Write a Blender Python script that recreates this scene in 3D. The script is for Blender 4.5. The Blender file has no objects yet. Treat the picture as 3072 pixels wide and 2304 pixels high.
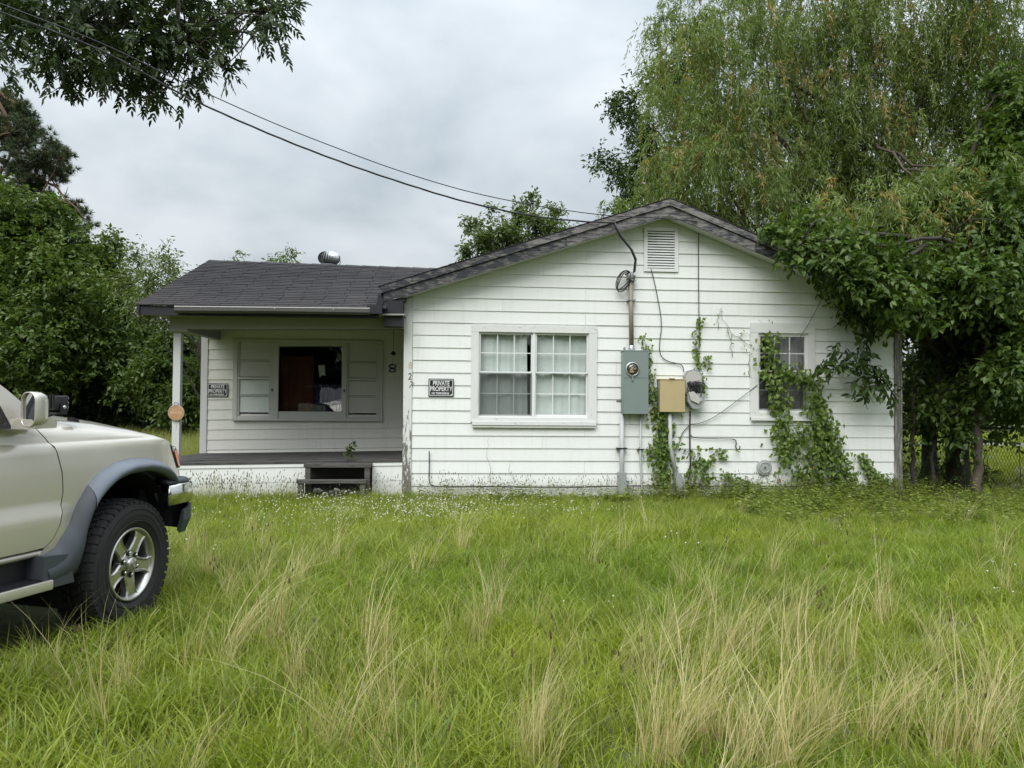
import bpy, bmesh, math, random
import numpy as np
from mathutils import Vector, Matrix
from mathutils.geometry import delaunay_2d_cdt
random.seed(7); RNG = np.random.default_rng(7)
R_ = math.radians
sc = bpy.context.scene
COL = sc.collection

# ------------------------------------------------------------------ camera
CAM_H, PITCH, ROLL, FPX = 1.42, R_(1.2), R_(0.5), 2307.0
CX, CY = 1536.0, 1152.0
FW = Vector((0, math.cos(PITCH), math.sin(PITCH)))
UP0 = Vector((0, -math.sin(PITCH), math.cos(PITCH)))
RT = math.cos(ROLL)*Vector((1, 0, 0)) + math.sin(ROLL)*UP0
UPV = math.cos(ROLL)*UP0 - math.sin(ROLL)*Vector((1, 0, 0))
CAMP = Vector((0, 0, CAM_H))
cd = bpy.data.cameras.new('camera'); cam = bpy.data.objects.new('camera', cd); COL.objects.link(cam)
cd.sensor_fit = 'HORIZONTAL'; cd.sensor_width = 36.0; cd.lens = FPX/3072*36
cd.clip_start = .05; cd.clip_end = 3000
M3 = Matrix((RT, UPV, -FW)).transposed()
cam.matrix_world = Matrix.Translation(CAMP) @ M3.to_4x4()
sc.camera = cam

# ------------------------------------------------------------------ light
SUN_EL, SUN_AZ = R_(48), R_(200)          # azimuth clockwise from +Y: behind the camera, a little left
world = bpy.data.worlds.new('World'); sc.world = world; world.use_nodes = True
wt = world.node_tree; wt.nodes.clear()
def wn(t, **k):
    n = wt.nodes.new(t)
    for a, b in k.items(): setattr(n, a, b)
    return n
def wmath(op, a, b=None):
    n = wn('ShaderNodeMath', operation=op)
    for i, v in enumerate((a, b)):
        if v is None: continue
        if isinstance(v, (int, float)): n.inputs[i].default_value = v
        else: wt.links.new(v, n.inputs[i])
    return n.outputs[0]
wo = wn('ShaderNodeOutputWorld'); bg = wn('ShaderNodeBackground')
sky = wn('ShaderNodeTexSky', sky_type='NISHITA', sun_disc=False, sun_elevation=SUN_EL, sun_rotation=SUN_AZ)
sky.air_density = 1.5; sky.dust_density = 3.0
tc = wn('ShaderNodeTexCoord'); sx = wn('ShaderNodeSeparateXYZ'); wt.links.new(tc.outputs['Generated'], sx.inputs[0])
zup = wmath('MAXIMUM', sx.outputs[2], 0.0)
zc = wmath('ADD', zup, 0.38)
cx = wn('ShaderNodeCombineXYZ')
wt.links.new(wmath('DIVIDE', sx.outputs[0], zc), cx.inputs[0]); wt.links.new(wmath('DIVIDE', sx.outputs[1], zc), cx.inputs[1])
n1 = wn('ShaderNodeTexNoise'); n1.inputs['Scale'].default_value = 2.3; n1.inputs['Detail'].default_value = 6; n1.inputs['Roughness'].default_value = .48; n1.inputs['Distortion'].default_value = .15
wt.links.new(cx.outputs[0], n1.inputs['Vector'])
rp = wn('ShaderNodeValToRGB'); rp.color_ramp.elements[0].position = .38; rp.color_ramp.elements[1].position = .64
rp.color_ramp.elements[0].color = (.55, .62, .675, 1); rp.color_ramp.elements[1].color = (.90, .955, 1.0, 1)
wt.links.new(n1.outputs['Fac'], rp.inputs[0])
# an overcast sky is about twice as bright overhead as above the horizon
grad = wmath('ADD', wmath('ADD', wmath('MULTIPLY', zup, .2), .48), wmath('MULTIPLY', wmath('POWER', zup, 3.0), 2.0))
ml = wn('ShaderNodeVectorMath', operation='SCALE'); wt.links.new(rp.outputs[0], ml.inputs[0]); wt.links.new(grad, ml.inputs['Scale'])
ms = wn('ShaderNodeVectorMath', operation='SCALE'); wt.links.new(sky.outputs[0], ms.inputs[0]); ms.inputs['Scale'].default_value = .012
ad = wn('ShaderNodeVectorMath', operation='ADD'); wt.links.new(ml.outputs[0], ad.inputs[0]); wt.links.new(ms.outputs[0], ad.inputs[1])
wt.links.new(ad.outputs[0], bg.inputs['Color']); bg.inputs['Strength'].default_value = 0.86
wt.links.new(bg.outputs[0], wo.inputs[0])
sl = bpy.data.lights.new('sun', 'SUN'); sun = bpy.data.objects.new('sun', sl); COL.objects.link(sun)
sl.energy = 1.5; sl.angle = R_(40); sl.color = (1, .97, .92)
sd = Vector((math.sin(SUN_AZ)*math.cos(SUN_EL), math.cos(SUN_AZ)*math.cos(SUN_EL), math.sin(SUN_EL)))
sun.rotation_euler = sd.to_track_quat('Z', 'Y').to_euler(); sun.location = sd*60
vs = sc.view_settings; vs.view_transform = 'Standard'; vs.look = 'None'; vs.exposure = 0.76; vs.gamma = 1.0; vs.use_curve_mapping = False
sc.render.engine = 'CYCLES'; cy = sc.cycles
cy.max_bounces = 6; cy.diffuse_bounces = 2; cy.glossy_bounces = 3; cy.transmission_bounces = 4; cy.transparent_max_bounces = 8
cy.use_denoising = True; cy.sample_clamp_indirect = 6; cy.caustics_reflective = False; cy.caustics_refractive = False

# ------------------------------------------------------------------ camera-ray helpers (used to survey the photo)
def ray(x, y): return FW + RT*((x-CX)/FPX) - UPV*((y-CY)/FPX)
def on_ground(x, y, z=0.0):
    d = ray(x, y); return CAMP + d*((z-CAM_H)/d.z)
def at(x, y, Y):
    d = ray(x, y); return CAMP + d*(Y/d.y)
HA = on_ground(1213, 1492); HA.z = 0
HAL = R_(4.6)
HW = Vector((math.cos(HAL), math.sin(HAL), 0)); HN = Vector((-math.sin(HAL), math.cos(HAL), 0))
def hw(x, y, z): return HA + HW*x + HN*y + Vector((0, 0, z))         # house coords -> world
def hl(px, py, dep=0.0):                                             # pixel -> (x, z) on a plane of the house
    d = ray(px, py); t = ((HA-CAMP).dot(HN)+dep)/d.dot(HN); p = CAMP + d*t
    return (p-HA).dot(HW), p.z

# ------------------------------------------------------------------ object helpers
def tag(o, label=None, cat=None, group=None, kind=None):
    if label: o['label'] = label
    if cat: o['category'] = cat
    if group: o['group'] = group
    if kind: o['kind'] = kind
    return o
BASE = {}
def thing(name, label, cat, base=(0, 0, 0), rz=0.0, group=None, house=False):
    """an Empty at the thing's base. house=True: base given in house coords and children are built in house coords"""
    o = bpy.data.objects.new(name, None); COL.objects.link(o); o.empty_display_size = .1
    if house:
        o.location = hw(*base); o.rotation_euler = (0, 0, HAL); BASE[o.name] = Vector(base)
    else:
        o.location = base; o.rotation_euler = (0, 0, rz); BASE[o.name] = Vector((0, 0, 0))
    return tag(o, label, cat, group)
class MB:
    def __init__(s): s.v = []; s.f = []; s.sm = []
    def add(s, vs, fs, smooth=False):
        o = len(s.v); s.v += [tuple(v) for v in vs]
        for f in fs: s.f.append(tuple(i+o for i in f)); s.sm.append(smooth)
        return s
    def box(s, x0, x1, y0, y1, z0, z1, fn=None):
        vs = [(x, y, z) for z in (z0, z1) for y in (y0, y1) for x in (x0, x1)]
        if fn: vs = [fn(*v) for v in vs]
        return s.add(vs, [(0, 2, 3, 1), (4, 5, 7, 6), (0, 1, 5, 4), (2, 6, 7, 3), (0, 4, 6, 2), (1, 3, 7, 5)])
    def bbox(s, x0, x1, y0, y1, z0, z1, b=.01):
        bm = bmesh.new(); bmesh.ops.create_cube(bm, size=1)
        bm.transform(Matrix.Translation(((x0+x1)/2, (y0+y1)/2, (z0+z1)/2)) @ Matrix.Diagonal((x1-x0, y1-y0, z1-z0, 1)))
        bmesh.ops.bevel(bm, geom=bm.edges[:], offset=b, segments=2, profile=.5, affect='EDGES')
        s.bm(bm, True); return s
    def bm(s, bm, smooth=False):
        bm.verts.index_update(); s.add([v.co.copy() for v in bm.verts], [[v.index for v in f.verts] for f in bm.faces], smooth); bm.free(); return s
    def prism(s, poly, y0, y1):
        """polygon in (x, z), extruded from y0 (front) to y1; y0/y1 may be functions of z"""
        f0 = y0 if callable(y0) else (lambda z: y0); f1 = y1 if callable(y1) else (lambda z: y1)
        n = len(poly)
        vs = [(x, f0(z), z) for x, z in poly] + [(x, f1(z), z) for x, z in poly]
        fs = [tuple(range(n)), tuple(range(2*n-1, n-1, -1))] + [(i, i+n, (i+1) % n+n, (i+1) % n) for i in range(n)]
        return s.add(vs, fs)
    def tube(s, pts, r, n=8, caps=True):
        pts = [Vector(p) for p in pts]; m = len(pts)
        rs = r if hasattr(r, '__len__') else [r]*m
        up = None; vs = []
        for i, p in enumerate(pts):
            t = (pts[min(i+1, m-1)]-pts[max(i-1, 0)])
            t = t.normalized() if t.length > 1e-9 else Vector((0, 0, 1))
            if up is None:
                up = t.orthogonal().normalized()
            else:
                up = up - t*up.dot(t); up = up.normalized() if up.length > 1e-6 else t.orthogonal().normalized()
            w = t.cross(up)
            for k in range(n):
                a = 2*math.pi*k/n; vs.append(p + (up*math.cos(a)+w*math.sin(a))*rs[i])
        fs = [(i*n+k, i*n+(k+1) % n, (i+1)*n+(k+1) % n, (i+1)*n+k) for i in range(m-1) for k in range(n)]
        if caps: fs += [tuple(range(n-1, -1, -1)), tuple((m-1)*n+k for k in range(n))]
        return s.add(vs, fs, True)
    def lathe(s, prof, c, axis='z', n=24, smooth=True):
        """prof: (radius, along) pairs around an axis through c"""
        c = Vector(c); vs = []
        for r, h in prof:
            for k in range(n):
                a = 2*math.pi*k/n; x, y = r*math.cos(a), r*math.sin(a)
                vs.append(c + Vector({'z': (x, y, h), 'y': (x, h, y), 'x': (h, x, y)}[axis]))
        m = len(prof)
        fs = [(i*n+k, i*n+(k+1) % n, (i+1)*n+(k+1) % n, (i+1)*n+k) for i in range(m-1) for k in range(n)]
        return s.add(vs, fs, smooth)
    def build(s, name, mat, parent=None, kind=None, label=None, fix=True):
        b = BASE.get(parent.name, Vector((0, 0, 0))) if parent is not None else Vector((0, 0, 0))
        me = bpy.data.meshes.new(name)
        me.from_pydata([(v[0]-b.x, v[1]-b.y, v[2]-b.z) for v in s.v], [], s.f)
        if fix:
            bm = bmesh.new(); bm.from_mesh(me); bmesh.ops.recalc_face_normals(bm, faces=bm.faces[:]); bm.to_mesh(me); bm.free()
        me.polygons.foreach_set('use_smooth', s.sm); me.materials.append(mat); me.update()
        o = bpy.data.objects.new(name, me); COL.objects.link(o)
        if parent is not None:
            o.parent = parent; BASE[o.name] = b
        if kind: o['kind'] = kind
        if label: o['label'] = label
        return o
def np_mesh(name, V, Fc, mat, parent=None, attrs=None, smooth=False, kind=None):
    """V (n,3); Fc (m,k) same-size faces; attrs: {name: per-face array}"""
    me = bpy.data.meshes.new(name); n, (m, k) = len(V), Fc.shape
    me.vertices.add(n); me.vertices.foreach_set('co', np.ascontiguousarray(V, dtype=np.float32).ravel())
    me.loops.add(m*k); me.loops.foreach_set('vertex_index', Fc.astype(np.int32).ravel())
    me.polygons.add(m); me.polygons.foreach_set('loop_start', np.arange(0, m*k, k, dtype=np.int32))
    me.polygons.foreach_set('use_smooth', np.full(m, smooth))
    for a, d in (attrs or {}).items():
        at_ = me.attributes.new(a, 'FLOAT', 'FACE'); at_.data.foreach_set('value', d.astype(np.float32))
    me.update(calc_edges=True); me.materials.append(mat)
    o = bpy.data.objects.new(name, me); COL.objects.link(o)
    if parent is not None:
        o.parent = parent
        inv = (Matrix.Translation(parent.location) @ parent.rotation_euler.to_matrix().to_4x4()).inverted()
        me.transform(inv)
    if kind: o['kind'] = kind
    return o
def copy_tree(o, parent=None):
    c = o.copy(); COL.objects.link(c); c.parent = parent
    for ch in list(o.children): copy_tree(ch, c)
    return c

# ------------------------------------------------------------------ materials
def material(name):
    m = bpy.data.materials.new(name); m.use_nodes = True; nt = m.node_tree; nt.nodes.clear()
    out = nt.nodes.new('ShaderNodeOutputMaterial'); return m, nt, out
class N:
    def __init__(s, nt): s.nt = nt
    def __call__(s, t, ins=None, **k):
        n = s.nt.nodes.new(t)
        for a, b in k.items(): setattr(n, a, b)
        for i, v in (ins or {}).items():
            if hasattr(v, 'is_output'): s.nt.links.new(v, n.inputs[i])
            else: n.inputs[i].default_value = v
        return n
    def ramp(s, fac, stops):
        n = s('ShaderNodeValToRGB', {0: fac}); e = n.color_ramp.elements
        while len(e) < len(stops): e.new(.5)
        for el, (p, c) in zip(e, stops):
            el.position = p; el.color = c if len(c) == 4 else (*c, 1)
        return n.outputs[0]
    def mix(s, f, a, b, mode='MIX'):
        n = s('ShaderNodeMix', data_type='RGBA', blend_type=mode)
        for i, v in ((0, f), (6, a), (7, b)):
            if hasattr(v, 'is_output'): s.nt.links.new(v, n.inputs[i])
            else: n.inputs[i].default_value = v if i == 0 else (*v, 1) if len(v) == 3 else v
        return n.outputs[2]
    def math(s, op, a, b=0.0, c=0.0, clamp=False):
        return s('ShaderNodeMath', {0: a, 1: b, 2: c}, operation=op, use_clamp=clamp).outputs[0]
    def noise(s, vec, scale, detail=4, rough=.55, dist=0):
        n = s('ShaderNodeTexNoise', {'Scale': scale, 'Detail': detail, 'Roughness': rough, 'Distortion': dist})
        if vec is not None: s.nt.links.new(vec, n.inputs['Vector'])
        return n.outputs['Fac']
    def coord(s, kind='Object', scale=None, rot=None):
        c = s('ShaderNodeTexCoord').outputs[kind]
        if scale is None and rot is None: return c
        m = s('ShaderNodeMapping', {0: c})
        if scale: m.inputs['Scale'].default_value = scale
        if rot: m.inputs['Rotation'].default_value = rot
        return m.outputs[0]
    def bump(s, h, strength=.3, dist=.01):
        return s('ShaderNodeBump', {'Height': h, 'Strength': strength, 'Distance': dist}).outputs[0]
    def pbsdf(s, out, col, rough=.6, normal=None, metal=0.0, **kw):
        p = s('ShaderNodeBsdfPrincipled')
        for i, v in (('Base Color', col), ('Roughness', rough), ('Metallic', metal)):
            if hasattr(v, 'is_output'): s.nt.links.new(v, p.inputs[i])
            else: p.inputs[i].default_value = (*v, 1) if i == 'Base Color' and len(v) == 3 else v
        for i, v in kw.items():
            p.inputs[i.replace('_', ' ')].default_value = v
        if normal is not None: s.nt.links.new(normal, p.inputs['Normal'])
        s.nt.links.new(p.outputs[0], out.inputs[0]); return p
def simple(name, col, rough=.6, metal=0.0, var=.12, scale=8.0, bump=.15, **kw):
    m, nt, out = material(name); n = N(nt); co = n.coord()
    f = n.noise(co, scale, 5)
    c = n.mix(f, tuple(min(1, x*(1-var)) for x in col), tuple(min(1, x*(1+var)) for x in col))
    nr = n.bump(n.noise(co, scale*9, 3), bump, .003) if bump else None
    n.pbsdf(out, c, rough, nr, metal, **kw); return m
MAT = {}
def mat_siding(name, base, dirt, speck=True):
    """painted lap siding: faint streaks, grime, mildew specks low on the wall"""
    m, nt, out = material(name); n = N(nt)
    co = n.coord(); st = n.coord(scale=(1.2, 1.2, 14)); st2 = n.coord(scale=(9, 9, .8))
    big = n.noise(co, .9, 4); streak = n.noise(st2, 1.6, 5, .6); grain = n.noise(n.coord(scale=(3, 3, 60)), 3, 4)
    c = n.mix(n.math('MULTIPLY', big, 1.0), base, tuple(x*y for x, y in zip(base, (.93, .97, .95))))
    c = n.mix(n.ramp(streak, [(.52, (0, 0, 0)), (.75, (.35, .35, .35))]), c, dirt)
    blotch = n.ramp(n.noise(n.coord(scale=(1, 1, 2.2)), 2.3, 6, .62), [(.55, (0, 0, 0)), (.78, (.30, .30, .30))])
    c = n.mix(blotch, c, tuple(x*.82 for x in base))
    if speck:
        vo = n('ShaderNodeTexVoronoi', {'Vector': co, 'Scale': 85.0}).outputs['Distance']
        dots = n.ramp(vo, [(.10, (1, 1, 1)), (.22, (0, 0, 0))])
        area = n.ramp(n.noise(n.coord(scale=(.7, 1, 2.0)), 1.7, 3), [(.47, (0, 0, 0)), (.60, (1, 1, 1))])
        zz = n('ShaderNodeSeparateXYZ', {0: n.coord()}).outputs[2]
        low = n.ramp(n.math('MULTIPLY', zz, .5), [(.20, (1, 1, 1)), (.62, (0, 0, 0))])
        sp = n('ShaderNodeMix', {0: area, 6: (0, 0, 0, 1), 7: low}, data_type='RGBA').outputs[2]
        f = n.mix(1.0, dots, sp, 'MULTIPLY')
        c = n.mix(n.math('MULTIPLY', f, .62), c, (.30, .29, .20))
        # splash-back grime just above the soil
        gr = n.ramp(n.math('ADD', n.math('MULTIPLY', zz, 1.0), n.math('MULTIPLY', streak, -.18)), [(.0, (.55, .55, .55)), (.22, (0, 0, 0))])
        c = n.mix(gr, c, (.36, .37, .30))
    ob = n('ShaderNodeObjectInfo').outputs['Random']; c = n.mix(n.math('MULTIPLY', ob, .22), c, tuple(x*.80 for x in base))
    wear = n.ramp(n.noise(n.coord(scale=(2.5, 2.5, 9)), 4.0, 8, .7), [(.665, (0, 0, 0)), (.70, (.75, .75, .75))]); c = n.mix(wear, c, (.42, .40, .36))
    h = n.math('ADD', n.math('MULTIPLY', grain, .6), n.noise(co, 40, 3))
    n.pbsdf(out, c, .62, n.bump(h, .25, .004)); return m
def mat_peel(name, paint, wood, lo, hi, axis_scale, rough=.7, low=False, low_z=(0.4, 1.8)):
    """paint flaking off grey wood; flakes stretched along the board"""
    m, nt, out = material(name); n = N(nt)
    co = n.coord(scale=axis_scale)
    f = n.noise(co, 3.0, 8, .68, .4)
    if low:
        zz = n('ShaderNodeSeparateXYZ', {0: n.coord()}).outputs[2]
        f = n.math('ADD', f, n('ShaderNodeMapRange', {0: zz, 1: low_z[0], 2: low_z[1], 3: .10, 4: -.16}).outputs[0])
    k = n.ramp(f, [(lo, (0, 0, 0)), (hi, (1, 1, 1))])
    wg = n.noise(n.coord(scale=tuple(a*4 for a in axis_scale)), 3, 5)
    wc = n.mix(wg, tuple(x*.6 for x in wood), tuple(x*1.35 for x in wood))
    pc = n.mix(n.noise(co, 1.2, 4), paint, tuple(x*.86 for x in paint))
    c = n.mix(k, pc, wc)
    h = n.math('ADD', n.math('MULTIPLY', k, -1.0), n.math('MULTIPLY', wg, .25))
    n.pbsdf(out, c, rough, n.bump(h, .5, .004)); return m
def mat_leaf(name, c0, c1, c2, trans=.35, gloss=.06, rough=.45, sat=None):
    """leaf colour spread by per-leaf ('rnd') and per-clump ('clm') attributes; light passes through"""
    m, nt, out = material(name); n = N(nt)
    r = n('ShaderNodeAttribute', attribute_name='rnd').outputs['Fac']; k = n('ShaderNodeAttribute', attribute_name='clm').outputs['Fac']
    c = n.mix(k, c0, c1); c = n.mix(n.math('MULTIPLY', n.math('POWER', r, 2.0), .8), c, c2)
    d = n('ShaderNodeBsdfDiffuse', {0: c}); t = n('ShaderNodeBsdfTranslucent', {0: n.mix(1.0, c, (1.25, 1.25, .7), 'MULTIPLY')})
    x = n('ShaderNodeMixShader', {0: trans, 1: d.outputs[0], 2: t.outputs[0]})
    g = n('ShaderNodeBsdfGlossy', {0: (1, 1, 1, 1), 'Roughness': rough})
    y = n('ShaderNodeMixShader', {0: gloss, 1: x.outputs[0], 2: g.outputs[0]})
    nt.links.new(y.outputs[0], out.inputs[0]); return m
def mat_glass(name, tint=(1, 1, 1), rough=.0, extra=.0):
    """thin window glass: fresnel reflection over a clear pane"""
    m, nt, out = material(name); n = N(nt)
    fr = n.math('ADD', n.math('MULTIPLY', n.math('POWER', n('ShaderNodeLayerWeight', {0: .5}).outputs['Facing'], 5.0), .9), .042)
    wob = n.bump(n.noise(n.coord(), 2.5, 2), .06, .02)
    g = n('ShaderNodeBsdfGlossy', {0: (1, 1, 1, 1), 'Roughness': rough, 'Normal': wob}); t = n('ShaderNodeBsdfTransparent', {0: (*tint, 1)})
    x = n('ShaderNodeMixShader', {0: n.math('ADD', n.math('MULTIPLY', fr, 1.7), extra, clamp=True), 1: t.outputs[0], 2: g.outputs[0]})
    nt.links.new(x.outputs[0], out.inputs[0]); return m
MAT['siding'] = mat_siding('painted_siding', (.83, .84, .83), (.60, .61, .57))
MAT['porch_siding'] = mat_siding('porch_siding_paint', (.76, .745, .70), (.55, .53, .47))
MAT['corner'] = mat_peel('peeling_corner_paint', (.74, .76, .74), (.17, .16, .14), .50, .54, (9, 9, 1.6), low=True, low_z=(.3, 1.7))
MAT['corner_soft'] = mat_peel('worn_corner_paint', (.62, .63, .63), (.22, .21, .20), .66, .72, (9, 9, 1.6))
MAT['grey_corner'] = mat_peel('bare_corner_wood', (.34, .33, .31), (.13, .12, .105), .40, .52, (10, 10, 1.2))
MAT['trim'] = mat_peel('window_trim_paint', (.74, .755, .74), (.36, .34, .31), .60, .68, (3.5, 9, 6))
MAT['trim_v'] = mat_peel('window_trim_paint_upright', (.74, .755, .74), (.36, .34, .31), .62, .70, (9, 9, 2))
MAT['rake'] = mat_peel('flaking_rake_paint', (.022, .025, .034), (.17, .158, .15), .48, .62, (2.2, 9, 9))
MAT['rake_worn'] = mat_peel('bare_rake_wood', (.028, .031, .040), (.21, .197, .188), .41, .57, (2.0, 9, 9))
MAT['fascia'] = mat_peel('dark_fascia_paint', (.012, .013, .019), (.06, .055, .055), .62, .70, (2, 8, 8), .5)
MAT['white_paint'] = simple('white_vinyl', (.76, .78, .77), .4, var=.04)
MAT['grey_white'] = mat_peel('dulled_white_paint', (.60, .60, .58), (.36, .35, .33), .66, .74, (4, 6, 4))
MAT['beam'] = mat_peel('eave_shaded_beam_paint', (.33, .33, .315), (.20, .195, .18), .62, .72, (3, 6, 6))  # old grey tone taken darker to carry the eave shade on beams and ceiling
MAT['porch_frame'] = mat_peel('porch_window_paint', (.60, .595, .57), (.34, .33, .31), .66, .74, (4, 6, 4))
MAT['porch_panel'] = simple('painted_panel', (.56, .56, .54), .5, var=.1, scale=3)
MAT['pale_panel'] = simple('whitewashed_panel', (.70, .75, .735), .5, var=.12, scale=6)
MAT['dark_in'] = simple('dark_interior', (.03, .03, .03), .9, bump=0)
MAT['deck'] = mat_peel('weathered_deck', (.085, .082, .08), (.035, .033, .031), .45, .6, (1.2, 8, 8), .85)
MAT['lumber'] = mat_peel('grey_lumber', (.11, .105, .095), (.05, .047, .042), .45, .6, (1.6, 9, 9), .85)
MAT['glass'] = mat_glass('window_glass', (.93, .97, .95), extra=.02)
MAT['dark_glass'] = mat_glass('old_glass', (.75, .78, .78), extra=.01)
MAT['steel_green'] = mat_peel('grey_green_enamel', (.215, .268, .255), (.16, .12, .085), .70, .78, (3, 3, 1.6), .45)
MAT['tan_enamel'] = mat_peel('tan_enamel', (.50, .40, .215), (.33, .23, .12), .62, .74, (3, 3, 1.4), .5)
MAT['tan_side'] = simple('dull_grey_enamel', (.19, .195, .165), .5)
MAT['galv'] = simple('galvanized_steel', (.55, .57, .57), .36, .85, var=.12, scale=14)
MAT['dull_metal'] = simple('dull_zinc', (.50, .52, .52), .42, .45, var=.2, scale=20)
MAT['pipe_grey'] = simple('grey_pvc', (.46, .48, .48), .5, var=.08)
MAT['pipe_tan'] = simple('tan_conduit', (.235, .215, .165), .5, var=.12)
MAT['grey_plastic'] = simple('grey_plastic', (.30, .315, .315), .45, var=.08)
MAT['pale_plastic'] = simple('pale_plastic', (.48, .465, .44), .5, var=.1)
MAT['black_cable'] = simple('black_cable', (.017, .017, .019), .5, bump=0)
MAT['grey_cable'] = simple('grey_cable', (.12, .125, .125), .5, bump=0)
MAT['copper'] = simple('copper_contacts', (.52, .34, .20), .5, .3, scale=40)
MAT['sign_black'] = simple('sign_black', (.014, .016, .019), .4, bump=0)
MAT['sign_white'] = simple('sign_white', (.74, .75, .76), .5, bump=0, var=.04)
MAT['cloth_white'] = simple('white_sheet', (.66, .69, .68), .85, var=.08, scale=3)
MAT['cloth_red'] = simple('red_brown_cloth', (.13, .036, .026), .9, var=.25, scale=4)
MAT['cloth_blue'] = simple('dark_blue_cloth', (.03, .036, .085), .9, var=.2)
MAT['cloth_grey'] = simple('grey_cloth', (.30, .29, .28), .9, var=.15)
MAT['paper'] = simple('white_paper', (.85, .84, .83), .8, bump=0)
MAT['iron'] = simple('dark_iron', (.02, .021, .024), .5, .4)
MAT['bark'] = simple('bark', (.085, .068, .052), .9, var=.5, scale=14, bump=.9)
MAT['bark_dark'] = simple('dark_bark', (.04, .034, .028), .9, var=.4, scale=14, bump=.8)
MAT['bark_red'] = simple('red_brown_bark', (.11, .067, .042), .9, var=.4, scale=14, bump=.8)
MAT['dry_vine'] = simple('dry_vine_stem', (.22, .20, .17), .9, bump=0)
MAT['vine_stem'] = simple('vine_stem', (.10, .09, .05), .9, bump=0)
# shingles: each strip a slightly different grey-brown
m, nt, out = material('asphalt_shingle'); n = N(nt)
oi = n('ShaderNodeObjectInfo').outputs['Random']; co = n.coord('Generated', scale=(3, 1, 1)); go = n.coord()
c = n.mix(oi, (.014, .0125, .0155), (.030, .0265, .029)); c = n.mix(n.ramp(n.noise(go, 2.2, 5), [(.45, (0, 0, 0)), (.7, (.7, .7, .7))]), c, (.042, .037, .037))
gs = n.noise(go, 420, 2, .7); c = n.mix(n.math('MULTIPLY', gs, .30), c, (.075, .07, .07))
n.pbsdf(out, c, .9, n.bump(gs, .5, .003)); MAT['shingle'] = m

# ================================================================== ground
m, nt, out = material('meadow_soil'); n = N(nt); co = n.coord()
c = n.mix(n.noise(co, .35, 5), (.055, .085, .018), (.12, .125, .04)); c = n.mix(n.ramp(n.noise(co, 6, 5), [(.4, (0, 0, 0)), (.7, (.8, .8, .8))]), c, (.03, .042, .012))
n.pbsdf(out, c, .95, n.bump(n.noise(co, 30, 4), .6, .03)); MAT['soil'] = m
V = []; Fq = []
xs = np.unique(np.concatenate([np.linspace(-40, 40, 81), [-900, -300, -120, 120, 300, 900]])); ys = np.unique(np.concatenate([np.linspace(-20, 60, 81), [-300, -100, 120, 300, 900]]))
GX, GY = np.meshgrid(xs, ys); GZ = .02*np.sin(GX*.9+1)*np.cos(GY*.8)-.02
GV = np.stack([GX.ravel(), GY.ravel(), GZ.ravel()], 1); w = len(xs)
ii = (np.arange(len(ys)-1)[:, None]*w+np.arange(w-1)[None]).ravel()
ground = np_mesh('ground', GV, np.stack([ii, ii+1, ii+w+1, ii+w], 1), MAT['soil'], smooth=True)
tag(ground, 'overgrown green and straw coloured ground of the yard', kind='structure')

# ================================================================== the house
HOUSE = thing('house', 'single storey white house with lap siding, front gable and side porch', 'house', (0, 0, 0), house=True)
EXP = .1825
APX, APZ = 3.814, 4.395                # roof peak at the front rake
EL, ELZ, ERX, ERZ = -.358, 3.02, 7.88, 2.817
def roof_top(x): return ELZ+(APZ-ELZ)*(x-EL)/(APX-EL) if x < APX else APZ+(ERZ-APZ)*(x-APX)/(ERX-APX)
RAKE = .255
def clip(poly, a, b, c):               # keep a*x + b*z <= c
    o = []
    for i, p in enumerate(poly):
        q = poly[(i+1) % len(poly)]; dp, dq = a*p[0]+b*p[1]-c, a*q[0]+b*q[1]-c
        if dp <= 0: o.append(p)
        if (dp < 0 < dq) or (dq < 0 < dp):
            t = dp/(dp-dq); o.append((p[0]+(q[0]-p[0])*t, p[1]+(q[1]-p[1])*t))
    return o
def lap_wall(parent, mat, x0, x1, z0, zlines, ztop, openings, clips, yb, joints, sag=None):
    """one object per siding board; boards lap outward at their lower edge"""
    lines = [z0]+zlines+[ztop]
    for r in range(len(lines)-1):
        za, zb = lines[r], lines[r+1]
        if zb-za < .01: continue
        cuts = {x0, x1}
        for j in joints[r % len(joints)]:
            if x0 < j < x1: cuts.add(j)
        for (a, b, c_, d) in openings:
            if za < d and zb > c_: cuts.add(a); cuts.add(b)
        cuts = sorted(cuts)
        for a, b in zip(cuts, cuts[1:]):
            segs = [(za, zb)]
            for (oa, ob, oc, od) in openings:
                if a >= oa-1e-6 and b <= ob+1e-6:
                    ns = []
                    for (p, q) in segs:
                        if q <= oc or p >= od: ns.append((p, q))
                        else:
                            if p < oc: ns.append((p, oc))
                            if q > od: ns.append((od, q))
                    segs = ns
            for (p, q) in segs:
                if q-p < .004: continue
                g = .0012
                poly = [(a+g, p), (b-g, p), (b-g, q), (a+g, q)]
                for cl in clips: poly = clip(poly, *cl) if poly else poly
                if len(poly) < 3: continue
                mb = MB(); wob = random.uniform(-.0012, .0012)
                yf = lambda z, za=za, zb=zb, wob=wob: yb-.004+wob-.0135*(zb-z)/max(zb-za, .05)
                mb.prism(poly, yf, lambda z: yb+.002)
                if sag: mb.v = [sag(*v) for v in mb.v]
                mb.build('siding_board', mat, parent)
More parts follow.
